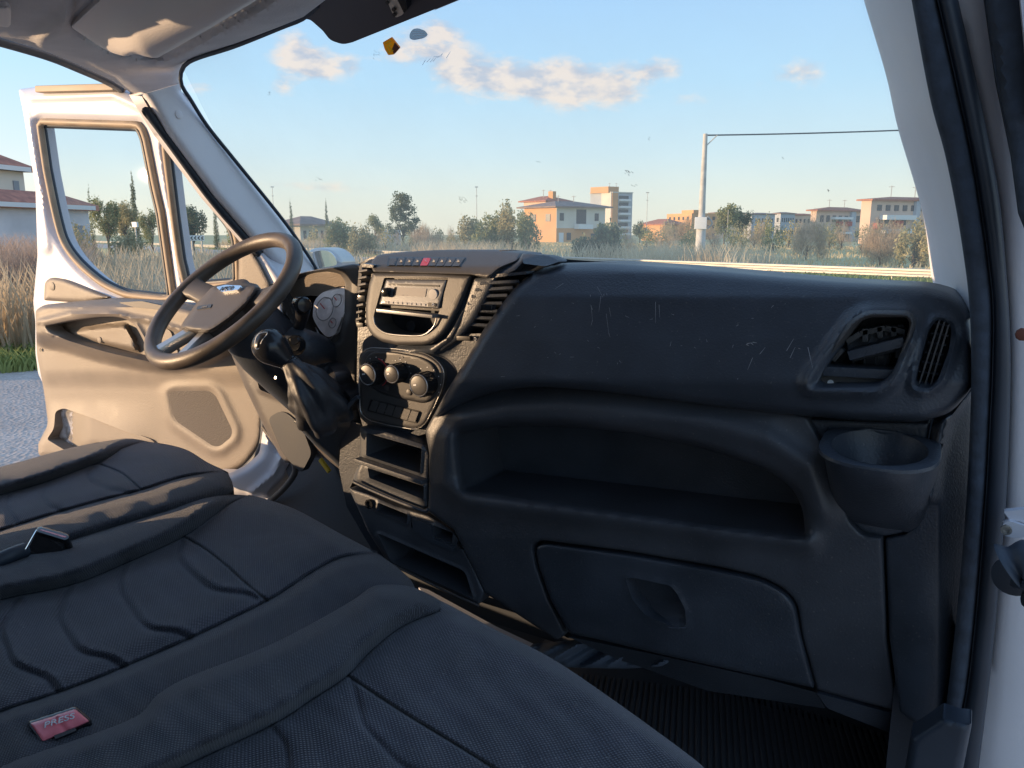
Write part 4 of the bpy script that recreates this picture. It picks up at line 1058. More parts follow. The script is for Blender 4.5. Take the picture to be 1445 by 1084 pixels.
def wmark(L, m, w):
    vs, fs = [], []
    for a, b in L:
        pa = DASH.at(np.array([a[0]]), np.array([a[1]]), wingh(np.array([a[0]]), np.array([a[1]])) + .0012)[0]; pb = DASH.at(np.array([b[0]]), np.array([b[1]]), wingh(np.array([b[0]]), np.array([b[1]])) + .0012)[0]
        d = pb - pa; n = np.cross(d, (0, 1, 0)); n = n / (np.linalg.norm(n) + 1e-9) * w; k = len(vs); vs += [pa - n, pa + n, pb + n * .4, pb - n * .4]; fs.append((k, k + 1, k + 2, k + 3))
    return tag(mesh_obj('scratches', vs, fs, m, wp, False), kind='stuff')
wmark(L, M['scratch'], .00036)
wmark([((1054, 485), (1060, 484)), ((1060, 484), (1063, 487)), ((1053, 486), (1057, 488)), ((1062, 483), (1068, 484))], M['grey'], .0007)
# right air vent with its louvres out
vb = relief('air_vent_frame', ventR, DASH, lambda U, V: .052 + .010 * np.sin(np.clip(-sd(U, V, ventR) / 11, 0, 1) * math.pi) - .001 * 0, holes=(ventR_in,), mat=M['stack'], parent=dash, step=4, back=.08, insets=(1.2, 3, 6))
inner = relief('vent_duct', offset(ventR_in, 3), DASH, -.035, mat=M['void'], parent=vb, step=12, back=.01)
relief('vent_plate', rp([(1156, 546, 3), (1160, 531, 2), (1256, 531, 2), (1240, 546, 8)], 3), DASH, .036, holes=(rp([(1178, 548, 3), (1179, 539, 4), (1220, 541, 4), (1221, 546, 4), (1216, 549)], 2),), mat=M['stack'], parent=vb, step=4, back=.02)
DV = YP(1.043)
lathe('white_dot', DV.at(1172, 540), (0, -1, 0), [(0, .0038), (.0006, .0038)], M['white'], vb, 16)
tube('white_ring', [DV.at(1228.5, 545) + np.array([.0034 * math.cos(t), 0, .0034 * math.sin(t)]) for t in np.linspace(0, 6.28, 20)[:-1]], .0008, M['white'], vb, 6, closed=True)
for a, b, m_ in (((1200, 500), (1278, 480), 'dash'), ((1165, 521), (1262, 526), 'dash')): bar('vent_blade', px(*a, 1.05), px(*b, 1.05), .006, .018, M[m_], vb, .001)
for u0, v0, u1, v1 in ((1205, 525, 1208, 495), (1221, 525, 1223, 492), (1237, 525, 1238, 490), (1246, 520, 1262, 480)): bar('vent_rib', px(u0, v0, 1.09), px(u1, v1, 1.09), .001, .014, M['dash'], vb)
for u0, v0, u1, v1 in ((1222, 463, 1222, 482), (1242, 460, 1243, 476), (1262, 460, 1262, 474), (1215, 470, 1250, 462), (1250, 462, 1278, 468), (1196, 482, 1215, 470), (1176, 508, 1190, 492), (1268, 505, 1272, 480)): bar('vent_clip', px(u0, v0, 1.062), px(u1, v1, 1.062), .0035, .008, M['stack'], vb, .0008)
bar('vent_shutter', px(1198, 494, 1.075), px(1280, 474, 1.075), .016, .004, M['dashsoft'], vb, .001)
lathe('vent_hub', px(1236, 502, 1.095), (0, -1, 0), [(0, .018), (.01, .018), (.012, .012)], M['dash'], vb, 20)
df = relief('demister_vent', offset(dem_in, 2), DASH, -.02, mat=M['void'], parent=dash, step=14, back=.01)
for a, b in (((1296, 546), (1326, 452)), ((1304, 548), (1333, 454)), ((1312, 548), (1339, 458))): bar('slat', px(*a, 1.046), px(*b, 1.046), .0009, .008, M['silver'] if 0 else M['stack'], df)
for i in range(7): bar('vane', px(1293 + i * 4.2, 537 - i * 13.5, 1.058), px(1321 + i * 3.6, 541 - i * 13.5, 1.058), .0008, .006, M['dash'], df)

# moulding with the open shelf
shelf = rp([(648, 612, 6), (700, 603, 20), (760, 600, 20), (830, 604, 20), (900, 612, 30), (1000, 635, 30), (1080, 662, 20), (1118, 688, 16), (1133, 718, 14), (1136, 754, 5), (1000, 737), (800, 709), (656, 690, 5)], 6)
mould = rp([(600, 608), (613, 584), (650, 565), (700, 545), (760, 538), (850, 545), (1000, 565), (1110, 580), (1139, 589), (1160, 626), (1178, 661), (1189, 700), (1197, 734, 10), (1217, 755, 8), (1244, 759, 2), (1246, 800), (1251, 900), (1267, 1004, 3), (1153, 973, 2),
            (1132, 897), (1125, 850, 16), (1106, 830, 16), (1072, 813, 16), (1013, 800), (886, 778), (762, 762, 8), (751, 770, 6), (756, 798), (773, 846), (799, 896, 6), (785, 903), (683, 836), (663, 792), (641, 748), (604, 722), (606, 640)], 3)
def mouldh(U, V):
    h = np.interp(V, [540, 575, 590, 640, 700, 760, 860, 1000], [-.01, .012, .020, .022, .022, .020, -.005, -.060])
    ds = sd(U, V, shelf)                                    # positive outside the opening
    q = np.clip(1 - ds / 13, 0, 1); h = h - .032 * (1 - np.sqrt(1 - q * q))
    # lip above the shelf bulges out, sinks again just below the wing
    top = pdist(U, V, [(655, 590), (720, 574), (800, 570), (900, 580), (1000, 597), (1080, 620), (1140, 660), (1160, 720)])
    h = h + .016 * np.exp(-(top / 20) ** 2)
    h = h + .014 * np.exp(-(pdist(U, V, [(630, 620), (628, 680), (660, 706), (900, 735), (1140, 768)]) / 16) ** 2)
    h = h + .05 * sst((660 - U) / 70) * 0
    h = h + edge(sd(U, V, mould), 4, .006)
    return h
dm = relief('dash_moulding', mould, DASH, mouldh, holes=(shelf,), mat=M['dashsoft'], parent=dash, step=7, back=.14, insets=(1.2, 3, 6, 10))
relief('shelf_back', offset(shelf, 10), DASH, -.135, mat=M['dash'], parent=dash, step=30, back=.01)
fl0 = [px(u, v, 1.085) + np.array([0, .0, -.004]) for u, v in ((640, 686), (800, 712), (1000, 740), (1145, 760))]
loft('shelf_floor', [fl0, [p + np.array([0, .14, -.006]) for p in fl0]], M['dash'], dash, thick=(0, 0, -.01))
L = []
for _ in range(26):
    f = rr.random(); p = fl0[0] * (1 - f) + fl0[1] * f if rr.random() < .6 else fl0[1] * (1 - f) + fl0[2] * f; L.append(p + np.array([0, rr.uniform(.02, .12), .002 - .003]))
vs, fs = [], []
for p in L:
    k = len(vs); s_ = rr.uniform(.0006, .0018); vs += [p + np.array([-s_, 0, .003]), p + np.array([0, -s_, .003]), p + np.array([s_ * 2, 0, .003]), p + np.array([0, s_, .003])]; fs.append((k, k + 1, k + 2, k + 3))
tag(mesh_obj('crumbs', vs, fs, M['grey'], dash, False), kind='stuff')
# glove box lid
glove = rp([(755, 771, 10), (770, 767, 6), (886, 783), (1013, 805), (1072, 818, 14), (1104, 834, 14), (1121, 853, 14), (1129, 897), (1149, 971, 4), (1080, 956), (935, 924), (847, 903), (803, 894, 6), (777, 846), (760, 798)], 5)
hand = rp([(882, 815, 4), (895, 816), (947, 827, 5), (957, 841), (967, 861, 4), (968, 884, 4), (950, 885, 6), (911, 869, 10), (892, 846)], 4)
def gloveh(U, V):
    h = np.interp(V, [760, 860, 1000], [.018, .004, -.05]) + edge(sd(U, V, glove), 5, .008) + .006 * np.sin(np.clip((U - 755) / 390, 0, 1) * math.pi)
    h = h + .003 * np.exp(-(sd(U, V, hand) / 4) ** 2); return h
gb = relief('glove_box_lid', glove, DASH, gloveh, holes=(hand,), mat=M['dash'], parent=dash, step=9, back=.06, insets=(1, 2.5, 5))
relief('handle', offset(hand, 3), DASH, lambda U, V: np.interp(V, [815, 850, 872, 886], [-.012, -.022, -.010, .004]), mat=M['dash'], parent=gb, step=5, back=.01)
relief('lower_trim', rp([(1152, 978), (1267, 1009), (1302, 1028), (1270, 1040), (1168, 1000)], 3), DASH, lambda U, V: -.05 - (V - 980) * .0008, mat=M['dash'], parent=dash, step=10, back=.03)
relief('lower_lid', rp([(800, 898), (935, 926), (1080, 958), (1151, 977), (1165, 1000), (1000, 975), (870, 930)], 3), DASH, lambda U, V: -.06 - (V - 900) * .001, mat=M['dash'], parent=dash, step=12, back=.03)
# cup holder
cupo = rp([(1141, 591), (1230, 594), (1312, 596), (1305, 640), (1301, 700), (1291, 737, 8), (1277, 751, 10), (1247, 757, 10), (1218, 753, 10), (1199, 734, 8), (1189, 700), (1178, 660)], 2)
def cuph(U, V):
    return .006 + edge(sd(U, V, cupo), 4, .006) + 0 * U
ch = relief('cup_holder', cupo, DASH, cuph, mat=M['dash'], parent=dash, step=7, back=.05, insets=(1, 3))
cc = px(1240, 631, 1.014); YW = 1.076; tn = np.array([0, -.15, .9887]); td = np.array([0, -.9887, -.15]); RC = .054
oe = []; ring = []
for k in range(64):
    t = 2 * math.pi * k / 64; c_, s_ = math.cos(t), math.sin(t)
    ring.append(cc + np.array([RC * c_, 0, 0]) + td * RC * s_)
    x = .067 * math.copysign(abs(c_) ** .8, c_); f = .064 * abs(s_) ** .8 if s_ >= 0 else -.052 * abs(s_) ** .35; oe.append(cc + np.array([x, 0, 0]) + td * f)
lip_ = [r_ * .55 + o_ * .45 + tn * .0016 for r_, o_ in zip(ring, oe)]
loft('cup_shelf', [[p - tn * .004 for p in ring], ring, lip_, oe, [o_ - tn * .004 + (o_ - cc) * .015 for o_ in oe]], M['dash'], ch, closed=True)
lathe('cup_well', cc + tn * .0003, -tn, [(0, RC * 1.0), (.012, RC * .93), (.035, RC * .74), (.050, RC * .58), (.0505, .001)], M['dash'], ch, 44, cap=False)
rows = []
for i_ in range(15):
    f = i_ / 14; row = []
    w = .0675 * (1 - .24 * f ** 1.8); D = (YW - cc[1] + .0645) * (1 - f ** 1.3)
    for k in range(33):
        t = math.pi * k / 32; sn = math.sin(t)
        y = YW + .004 - (D + .004) * abs(sn) ** (.62 + .7 * f); z0_ = cc[2] - .15 * max(-.05, cc[1] - y) - .003
        row.append(np.array([cc[0] + w * math.copysign(abs(math.cos(t)) ** .8, math.cos(t)), y, z0_ * (1 - f) + (cc[2] - .125) * f]))
    rows.append(row)
loft('cup_body', rows, M['dash'], ch)
# end panel by the door
endp = rp([(1249, 760), (1277, 754), (1293, 740, 6), (1304, 700), (1308, 640), (1315, 599), (1342, 586), (1372, 548, 3), (1373, 600), (1370, 700), (1362, 850), (1350, 960), (1328, 1018, 8), (1300, 1026, 8), (1270, 1005), (1255, 900)], 3)
relief('end_panel', endp, DASH, lambda U, V: np.interp(V, [550, 700, 1000], [.010, .012, -.03]) + edge(sd(U, V, endp), 5, .006) + .020 * np.exp(-(pdist(U, V, [(1366, 546), (1335, 590), (1318, 650), (1312, 700)]) / 9) ** 2) - .0009 * np.clip(U - 1325, 0, 60) + .018 * np.sin(np.clip((U - 1255) / 110, 0, 1) * math.pi) * sst((V - 700) / 200),
       lines=(([(1366, 546), (1335, 590), (1318, 650), (1312, 700)], 9),), sharp=None, mat=M['dash'], parent=dash, step=6, back=.06)

# centre stack
stack = rp([(511, 374), (522, 366), (560, 362), (740, 362), (792, 376), (770, 392), (745, 404), (712, 440), (690, 475), (640, 555), (616, 586), (602, 612, 6), (586, 616, 6), (512, 602), (503, 570), (504, 500), (506, 430)], 3)
ventC = rp([(693, 389, 3), (740, 384, 3), (770, 380), (750, 400), (716, 440), (694, 470, 3), (646, 472, 4), (648, 462), (657, 445), (670, 420)], 2)
ventL = rp([(511, 376, 2), (526, 378, 2), (522, 400), (516, 430), (515, 458), (506, 457, 2), (506, 430)], 1)
def stackh(U, V):
    h = np.interp(V, [355, 385, 480, 620], [-.07, -.02, -.012, -.012]); h = h - .012 * sst((U - 640) / 40) * sst((480 - V) / 60)
    h = h + .016 * np.exp(-(pdist(U, V, [(676, 395), (662, 420), (648, 450), (632, 478), (610, 494), (560, 497)]) / 8) ** 2)
    return h
rop = rp([(542, 392, 2), (633, 392, 2), (619, 442), (613, 461, 9), (597, 474, 8), (570, 474), (544, 471, 8), (530, 459, 8), (527, 446)], 3)
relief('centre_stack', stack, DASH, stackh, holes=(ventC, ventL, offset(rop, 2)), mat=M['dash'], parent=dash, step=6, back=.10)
bez = rp([(526, 385), (600, 385), (665, 389), (656, 412), (641, 447, 20), (625, 473, 16), (606, 487, 12), (560, 487), (532, 481, 12), (517, 463, 12), (516, 431, 10), (521, 400)], 2)
rop = rp([(542, 392, 2), (633, 392, 2), (619, 442), (613, 461, 9), (597, 474, 8), (570, 474), (544, 471, 8), (530, 459, 8), (527, 446)], 3)
relief('radio_surround', bez, DASH, lambda U, V: .012 + edge(sd(U, V, bez), 5, .008) + np.interp(V, [385, 487], [-.014, .004]), holes=(rop,), mat=M['stack'], parent=dash, step=5, back=.05, insets=(1, 2.5, 5))
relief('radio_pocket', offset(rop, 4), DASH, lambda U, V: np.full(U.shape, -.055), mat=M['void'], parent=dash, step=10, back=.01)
tube('pocket_lip', polyline3([(527, 447), (530, 459), (544, 470), (570, 473.5), (597, 473), (612, 461), (616, 449)], lambda a, b: px(a, b, 1.066), 30), .0016, M['silver'], dash, 8)
lathe('pocket_screw', px(581, 460, 1.13), (0, -1, 0), [(0, .010), (.004, .010), (.005, .006)], M['dash'], dash, 18)
cap = rp([(527, 384), (523, 372, 4), (531, 360, 6), (560, 356), (614, 353), (697, 353), (736, 357, 3), (730, 368, 5), (704, 378, 10), (688, 393, 2), (665, 388)], 2)
caph = lambda U, V: np.interp(V, [350, 362, 376, 388], [-.085, -.048, -.012, .002]) + edge(sd(U, V, cap), 3, .004)
relief('stack_top', cap, DASH, caph, mat=M['stack'], parent=dash, step=5, back=.06, insets=(1, 2.5))
fl = rp([(690, 391), (706, 378, 8), (731, 368, 5), (738, 357), (745, 357), (742, 368), (728, 382), (700, 394), (685, 425), (668, 455), (648, 480), (625, 496), (600, 498), (608, 490), (628, 475), (645, 448), (668, 392)], 3)
relief('stack_flank', fl, DASH, lambda U, V: np.interp(V, [355, 390, 500], [-.05, -.006, 0.0]) + edge(sd(U, V, fl), 8, .008), mat=M['dash'], parent=dash, step=5, back=.05)
relief('top_lid', rp([(737, 361, 3), (741, 358, 3), (775, 361, 6), (790, 369, 4), (770, 376, 4), (738, 372, 3)], 3), DASH, lambda U, V: np.interp(V, [355, 378], [-.05, .0]), mat=M['dashsoft'], parent=dash, step=4, back=.03)
# row of switches on top
relief('switch_well', rp([(548.5, 362.3), (657.5, 363.3), (649, 376.8), (545.5, 375.3)], 1), DASH, lambda U, V: caph(U, V) + .0012, mat=M['black'], parent=dash, step=4, back=.003, insets=())
sw_t = [(550, 363.5), (656, 364.5)]; sw_b = [(547, 374), (648, 375.5)]
for i in range(9):
    a0, a1 = (i + .06) / 9, (i + .94) / 9
    f = lambda s, t: (s[0][0] + (s[1][0] - s[0][0]) * t, s[0][1] + (s[1][1] - s[0][1]) * t)
    q = rp([f(sw_t, a0), f(sw_t, a1), f(sw_b, a1), f(sw_b, a0)], 1)
    sw = relief('switch' if i != 4 else 'hazard_switch', q, DASH, lambda U, V: caph(U, V) + .0035, mat=M['red'] if i == 4 else M['stack'], parent=dash, step=4, back=.006, insets=())
    if i == 4: sw['label'] = 'red hazard warning switch'
    c = ((f(sw_t, (a0 + a1) / 2)[0] + f(sw_b, (a0 + a1) / 2)[0]) / 2, 369.3); hh = float(caph(np.array([c[0]]), np.array([c[1]]))[0]) + .0042
    p = DASH.at(c[0], c[1], hh)
    if i == 4:
        tube('triangle', [p + np.array([.004 * math.cos(t), 0, .0036 * math.sin(t)]) for t in (math.pi / 2, math.pi * 7 / 6, math.pi * 11 / 6)], .0005, M['white'], sw, 6, closed=True)
    elif i: bar('symbol', p + np.array([-.003, 0, -.001]), p + np.array([.003, 0, .001]), .0007, .0004, M['grey'], sw); bar('symbol', p + np.array([-.001, 0, .0025]), p + np.array([.002, 0, .002]), .0006, .0004, M['grey'], sw)
# vents in the stack
relief('vent_duct', offset(ventC, 5), DASH, -.06, mat=M['void'], parent=dash, step=14, back=.01)
vC = relief('air_vent', rp([(690, 388), (742, 383), (744, 387), (693, 392)], 1), DASH, -.006, mat=M['dash'], parent=dash, step=5, back=.03)
for (x0, y0, x1, y1) in ((950, 300, 1118, 290), (925, 333, 1090, 322), (905, 366, 1062, 360), (885, 402, 1034, 400), (865, 437, 1010, 440), (850, 470, 990, 476), (832, 502, 965, 512)):
    u0, v0, u1, v1 = 420 + x0 / 3.6125, 320 + y0 / 3.6125, 420 + x1 / 3.6125, 320 + y1 / 3.6125
    bar('slat', px(u0 - 1, v0, 1.096), px(u1 + 6, v1, 1.108), .0026, .014, M['dash'], vC, .0008, back=(.0, 1, -.35))
bar('vent_tab', px(681, 433.5, 1.064), px(697, 434, 1.066), .0045, .008, M['gloss'], vC, .001)
vL = relief('air_vent', rp([(510, 372), (527, 374), (526, 378), (511, 377)], 1), DASH, -.006, mat=M['dash'], parent=dash, step=5, back=.03)
relief('vent_duct', offset(ventL, 4), DASH, -.05, mat=M['void'], parent=dash, step=12, back=.01)
for i in range(8):
    v = 384 + i * 9.6; bar('slat', px(511.5 - i * .5, v + 1, 1.098), px(524 - i * 1.15, v - 1, 1.095), .0022, .010, M['stack'], vL, .0008, back=(0, 1, -.35))
bar('vent_tab', px(509, 421, 1.09), px(519, 421, 1.09), .006, .008, M['gloss'], vL, .0015)
for (u0, v0, u1) in ((646, 477, 665), (505, 458, 514)):
    bar('slider_slot', px(u0, v0, 1.083), px(u1, v0 + .5, 1.083), .004, .004, M['black'], dash, .001)
lathe('white_dot', px(641, 476, 1.085), (0, -1, 0), [(0, .0022), (.001, .0022)], M['white'], dash, 12)
tube('white_ring', [px(670.5, 478.5, 1.084) + np.array([.0024 * math.cos(t), 0, .0024 * math.sin(t)]) for t in np.linspace(0, 6.28, 16)[:-1]], .0006, M['white'], dash, 6, closed=True)

# heater controls
hs = rp([(508, 500, 8), (520, 491, 8), (560, 493), (597, 498, 8), (615, 507, 10), (627, 522, 10), (625, 545, 10), (612, 575), (599, 600, 8), (586, 606, 6), (550, 600), (521, 593, 7), (509, 583, 6), (507, 540)], 4)
relief('heater_surround', hs, DASH, lambda U, V: .004 + edge(sd(U, V, hs), 4, .006), mat=M['stack'], parent=dash, step=5, back=.05, insets=(1, 2.5, 4))
tube('surround_rim', [DASH.at(a, b, .002) for a, b in resample(offset(hs, .5), 6)], .0010, M['silver'], dash, 6, closed=True)
hpn = rp([(518, 502, 8), (531, 494, 8), (560, 497), (592, 503, 8), (611, 513, 10), (618, 530, 10), (612, 560, 10), (600, 570, 8), (566, 563), (536, 555, 8), (517, 541, 8), (510, 522, 8)], 5)
hp = relief('heater_panel', hpn, DASH, lambda U, V: .009 + edge(sd(U, V, hpn), 2.5, .004), mat=M['panel'], parent=dash, step=5, back=.01, insets=(1, 2))
for (u, v, rk) in ((532, 525.5, .0215), (566, 525, .0175), (604, 540.5, .0215)):
    c = DASH.at(u, v, .008)
    kn = lathe('knob', c, (0, -1, 0), [(0, rk * 1.02), (.020, rk * .97), (.026, rk * .95), (.027, rk * .86), (.026, rk * .84)], M['gloss'], hp, 36, sharp=30)
    lathe('knob_cap', c + np.array([0, -.0262, 0]), (0, -1, 0), [(0, rk * .80), (.002, rk * .78), (.003, rk * .6)], M['panel'], hp, 32)
    tube('knob_rim', [c + np.array([rk * .88 * math.cos(t), -.0268, rk * .88 * math.sin(t)]) for t in np.linspace(0, 6.2832, 33)[:-1]], .0011, M['silver'], hp, 6, closed=True)
    bar('pointer', c + np.array([-rk * .45, -.0296, 0]), c + np.array([-rk * .15, -.0296, .001]), .0012, .0005, M['white'], hp)
    for j in range(16):
        t = 2 * math.pi * j / 16; p = c + np.array([rk * .985 * math.cos(t), -.013, rk * .985 * math.sin(t)]); box('grip_rib', p, (.0011, .011, .0011), M['gloss'], hp)
    if rk > .02 or 1:
        for j, t in enumerate(np.linspace(R_(-30), R_(210), 9)):
            p = c + np.array([rk * 1.32 * math.cos(t), -.0012, rk * 1.32 * math.sin(t)]); box('scale_mark', p, (.0008, .0003, .0008), M['white'], hp)
c = DASH.at(532, 525.5, .009); tube('red_scale', [c + np.array([.0265 * math.cos(t), -.0008, .0265 * math.sin(t)]) for t in np.linspace(R_(-62), R_(80), 22)], .0008, M['redp'], hp, 6)
for u, v in ((547, 547), (578, 553.5)): lathe('push_button', DASH.at(u, v, .008), (0, -1, 0), [(0, .0055), (.003, .0055), (.0035, .004)], M['stack'], hp, 20)
text('marks', '5', DASH.at(568, 504, .0098), (1, 0, 0), (0, 0, 1), .006, M['grey'], hp); text('marks', '3', DASH.at(572, 512, .0098), (1, 0, 0), (0, 0, 1), .005, M['grey'], hp); text('marks', '2', DASH.at(563, 506, .0098), (1, 0, 0), (0, 0, 1), .005, M['grey'], hp)
bt = [(525, 565), (591, 582)]; bb = [(519.5, 578.5), (586, 596)]
relief('button_well', rp([(523.5, 563.5), (592.5, 580.5), (587.5, 598), (518, 580)], 2), DASH, .0058, mat=M['black'], parent=dash, step=8, back=.01, insets=())
for i in range(6):
    a0, a1 = (i + .05) / 6, (i + .95) / 6
    relief('button', rp([f(bt, a0), f(bt, a1), f(bb, a1), f(bb, a0)], 1), DASH, .0085, mat=M['stack'], parent=dash, step=6, back=.006, insets=(1,))

# console trays
upt = rp([(508, 602), (540, 607), (600, 627, 5), (606, 640), (604, 716, 5), (597, 719), (560, 706), (499, 679, 4), (500, 670), (508, 655)], 3)
hA = rp([(517, 611, 2), (595, 633, 2), (592.5, 668, 2), (516.5, 643, 2)], 2); hB = rp([(518.5, 660, 2), (598, 686, 2), (597.5, 705, 2), (521, 674.5, 2)], 2)
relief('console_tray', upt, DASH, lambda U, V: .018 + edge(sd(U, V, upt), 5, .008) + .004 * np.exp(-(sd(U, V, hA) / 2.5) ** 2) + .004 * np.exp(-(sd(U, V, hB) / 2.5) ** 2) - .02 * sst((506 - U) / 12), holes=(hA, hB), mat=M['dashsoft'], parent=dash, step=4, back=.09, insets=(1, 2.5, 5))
relief('tray_back', offset(upt, -2), DASH, -.07, mat=M['void'], parent=dash, step=16, back=.01)
bar('divider', px(505, 648, 1.056), px(600, 680, 1.056), .004, .01, M['dashsoft'], dash, .002)
tube('tray_lip', polyline3([(499, 680), (520, 690), (560, 707), (598, 721), (604, 719)], lambda a, b: px(a, b, 1.052), 30), .0032, M['dashsoft'], dash, 8)
lwc = rp([(492, 688, 4), (520, 697), (560, 714), (604, 727), (641, 749, 6), (664, 793, 5), (684, 836, 4), (676, 854, 4), (620, 828), (551, 799, 5), (535, 775), (520, 751)], 3)
s1_ = rp([(533, 709), (575, 726), (574, 740), (531, 721)], 2); s2_ = rp([(611, 741), (639, 752), (638, 767), (611.5, 756)], 2); s3_ = rp([(532, 752, 6), (656, 806, 8), (668, 845, 4), (552, 793, 6)], 3); s4_ = rp([(581, 731), (608, 742), (608, 757), (580, 745)], 2)
relief('console_lower', lwc, DASH, lambda U, V: .004 + edge(sd(U, V, lwc), 4, .006) + .003 * (np.exp(-(sd(U, V, s1_) / 2) ** 2) + np.exp(-(sd(U, V, s2_) / 2) ** 2) + np.exp(-(sd(U, V, s3_) / 3) ** 2)), holes=(s1_, s2_, s3_, s4_), mat=M['dashsoft'], parent=dash, step=4, back=.07, insets=(1, 2.5))
relief('console_back', offset(lwc, -2), DASH, -.062, mat=M['void'], parent=dash, step=16, back=.01)
for u, v in ((522, 711), (653, 767)):
    lathe('power_socket', px(u, v, 1.074), (0, -1, 0), [(0, .0095), (.004, .0095), (.004, .0065), (-.012, .006)], M['gloss'], dash, 22)
tube('pocket_edge', polyline3([(545, 793), (560, 800), (620, 830), (676, 855)], lambda a, b: px(a, b, 1.072), 20), .0022, M['stack'], dash, 8)
relief('closed_flap', rp([(581, 731), (608, 742), (611, 760), (640, 772), (639, 779), (606, 765), (583, 750)], 2), DASH, .010, mat=M['dash'], parent=dash, step=5, back=.01)

# driver's side of the dashboard: instrument hood, knee panel
bo = rp([(392, 404), (407, 391, 8), (429, 384), (465, 378), (500, 372, 6), (511, 374, 4), (509, 430), (505, 497), (503, 560, 4), (492, 556), (478, 520), (455, 500), (430, 480), (398, 440)], 3)
bh = rp([(402, 412), (412, 398, 8), (436, 388, 16), (465, 385, 10), (482, 389, 6), (487, 398, 5), (486, 442), (481, 455), (476, 478), (464, 484), (440, 474), (418, 452)], 4)
BIN = YP(1.17)
relief('instrument_hood', bo, BIN, lambda U, V: edge(sd(U, V, bo), 5, .01) - .025 * sst((10 - sd(U, V, bh)) / 10) , holes=(bh,), mat=M['stack'], parent=dash, step=4, back=.10, insets=(1, 2.5, 5))
relief('hood_lining', rp([(398, 414), (406, 396), (436, 384), (466, 381), (488, 388), (490, 404), (478, 404), (462, 409), (448, 418), (432, 417), (416, 422)], 4), YP(1.192), lambda U, V: np.interp(V, [384, 424], [.0, -.02]), mat=M['doorp'], parent=dash, step=6, back=.02)  # lighter tan plastic stands in for sunlight under the hood
relief('cluster_back', rp([(395, 395), (500, 380), (510, 500), (480, 560), (420, 500)], 4), YP(1.30), 0, mat=M['void'], parent=dash, step=16, back=.02)
cl = relief('instrument_cluster', rp([(443, 424, 8), (460, 408, 10), (486, 404, 3), (487, 440), (482, 452), (474, 472, 8), (462, 477, 6), (450, 465, 8), (441, 448)], 5), YP(1.195), lambda U, V: .0 + (V - 440) * .0004, mat=M['clusterglare'], parent=dash, step=6, back=.01)
for (u_, v_, r_) in ((458, 436, .024), (475, 424, .013), (469, 456, .010)):
    c_ = YP(1.195).at(u_, v_, .004 + (v_ - 440) * .0004); tube('dial_ring', [c_ + np.array([r_ * math.cos(t), .30 * r_ * math.sin(t), r_ * math.sin(t)]) for t in np.linspace(0, 6.283, 25)[:-1]], .0010, M['grey'], cl, 6, closed=True)
    bar('needle', c_, c_ + np.array([-r_ * .6, .1 * r_, r_ * .45]), .0009, .0005, M['redp'], cl)
tube('lens_rim', [YP(1.185).at(a, b) for a, b in [(445, 462), (452, 474), (461, 480), (470, 475), (478, 462), (483, 448)]], .0015, M['silver'], cl, 6, 3)
kp = rp([(326, 499, 4), (420, 500), (470, 530), (503, 560), (512, 600), (500, 650), (492, 672, 4), (470, 655), (440, 632), (418, 600), (413, 655, 6), (400, 652), (372, 601), (345, 545)], 3)
kh = rp([(357, 516, 4), (384, 535), (402, 548), (398, 563, 3), (366, 550, 4)], 2)
KN = YP(1.22)
relief('knee_panel', kp, KN, lambda U, V: edge(sd(U, V, kp), 9, .03) + .003 * np.exp(-(sd(U, V, kh) / 3) ** 2), holes=(kh,), mat=M['hub'], parent=dash, step=5, back=.10, insets=(1, 3, 6))
relief('knee_pocket', offset(kh, 3), KN, -.06, mat=M['void'], parent=dash, step=8, back=.01)
relief('knee_recess', rp([(378, 590, 8), (398, 578, 14), (425, 600), (440, 640, 8), (425, 668, 6), (398, 640, 10)], 6), KN, lambda U, V: .004 + 0 * U, mat=M['void'], parent=dash, step=7, back=.02)
relief('steering_lower_cover', rp([(330, 494), (352, 490), (400, 500), (430, 520), (425, 560), (408, 575), (380, 540), (350, 512)], 5), YP(1.12), lambda U, V: np.interp(V, [490, 570], [0, -.06]), mat=M['dash'], parent=dash, step=6, back=.04)
for u, v in ((349, 508), (372, 517), (390, 533)): lathe('screw', px(u, v, 1.115), (0, -1, .2), [(0, .004), (.003, .003)], M['silver'], dash, 12)
relief('centre_riser', rp([(470, 470), (503, 480), (506, 560), (490, 570), (470, 545), (455, 520)], 5), YP(1.19), 0, mat=M['hub'], parent=dash, step=8, back=.03)
relief('centre_lower_wall', rp([(484, 590), (512, 600), (507, 660), (498, 680), (493, 690), (520, 752), (552, 800), (540, 800), (515, 760), (489, 715), (478, 660)], 3), YP(1.12), 0, mat=M['dash'], parent=dash, step=8, back=.05)

# ------------------------------------------------------------------ radio
rad = thing('car_radio', 'silver grey single slot car radio with a small display in the centre stack', 'radio', tuple(px(583, 415, 1.08)))
rf = rp([(545, 394, 2), (631, 395, 2), (619, 436, 2), (535, 430, 2)], 1.5); RP = YP(1.078)
relief('faceplate', rf, RP, lambda U, V: .010 + edge(sd(U, V, rf), 2.5, .004) + np.interp(V, [394, 436], [-.012, 0]), mat=M['radio'], parent=rad, step=5, back=.12, insets=(1, 2))
def rh(v): return float(np.interp(v, [394, 436], [-.012, 0])) + .0106
def rplate(name, pts, m, e=.001, r=1): return relief(name, rp(pts, r), RP, lambda U, V: np.interp(V, [394, 436], [-.012, 0]) + .0102 + e, mat=M[m], parent=rad, step=4, back=.003, insets=())
rplate('cd_slot', [(549, 400), (620, 402.5), (619.4, 405), (548.4, 402.5)], 'black')
rplate('display', [(559, 405.5), (602, 407.5), (600, 419), (556, 417)], 'lcd', .0008); rplate('display_frame', [(556.5, 405), (560, 405.2), (558, 417.3), (554.5, 417)], 'gloss', .0012)
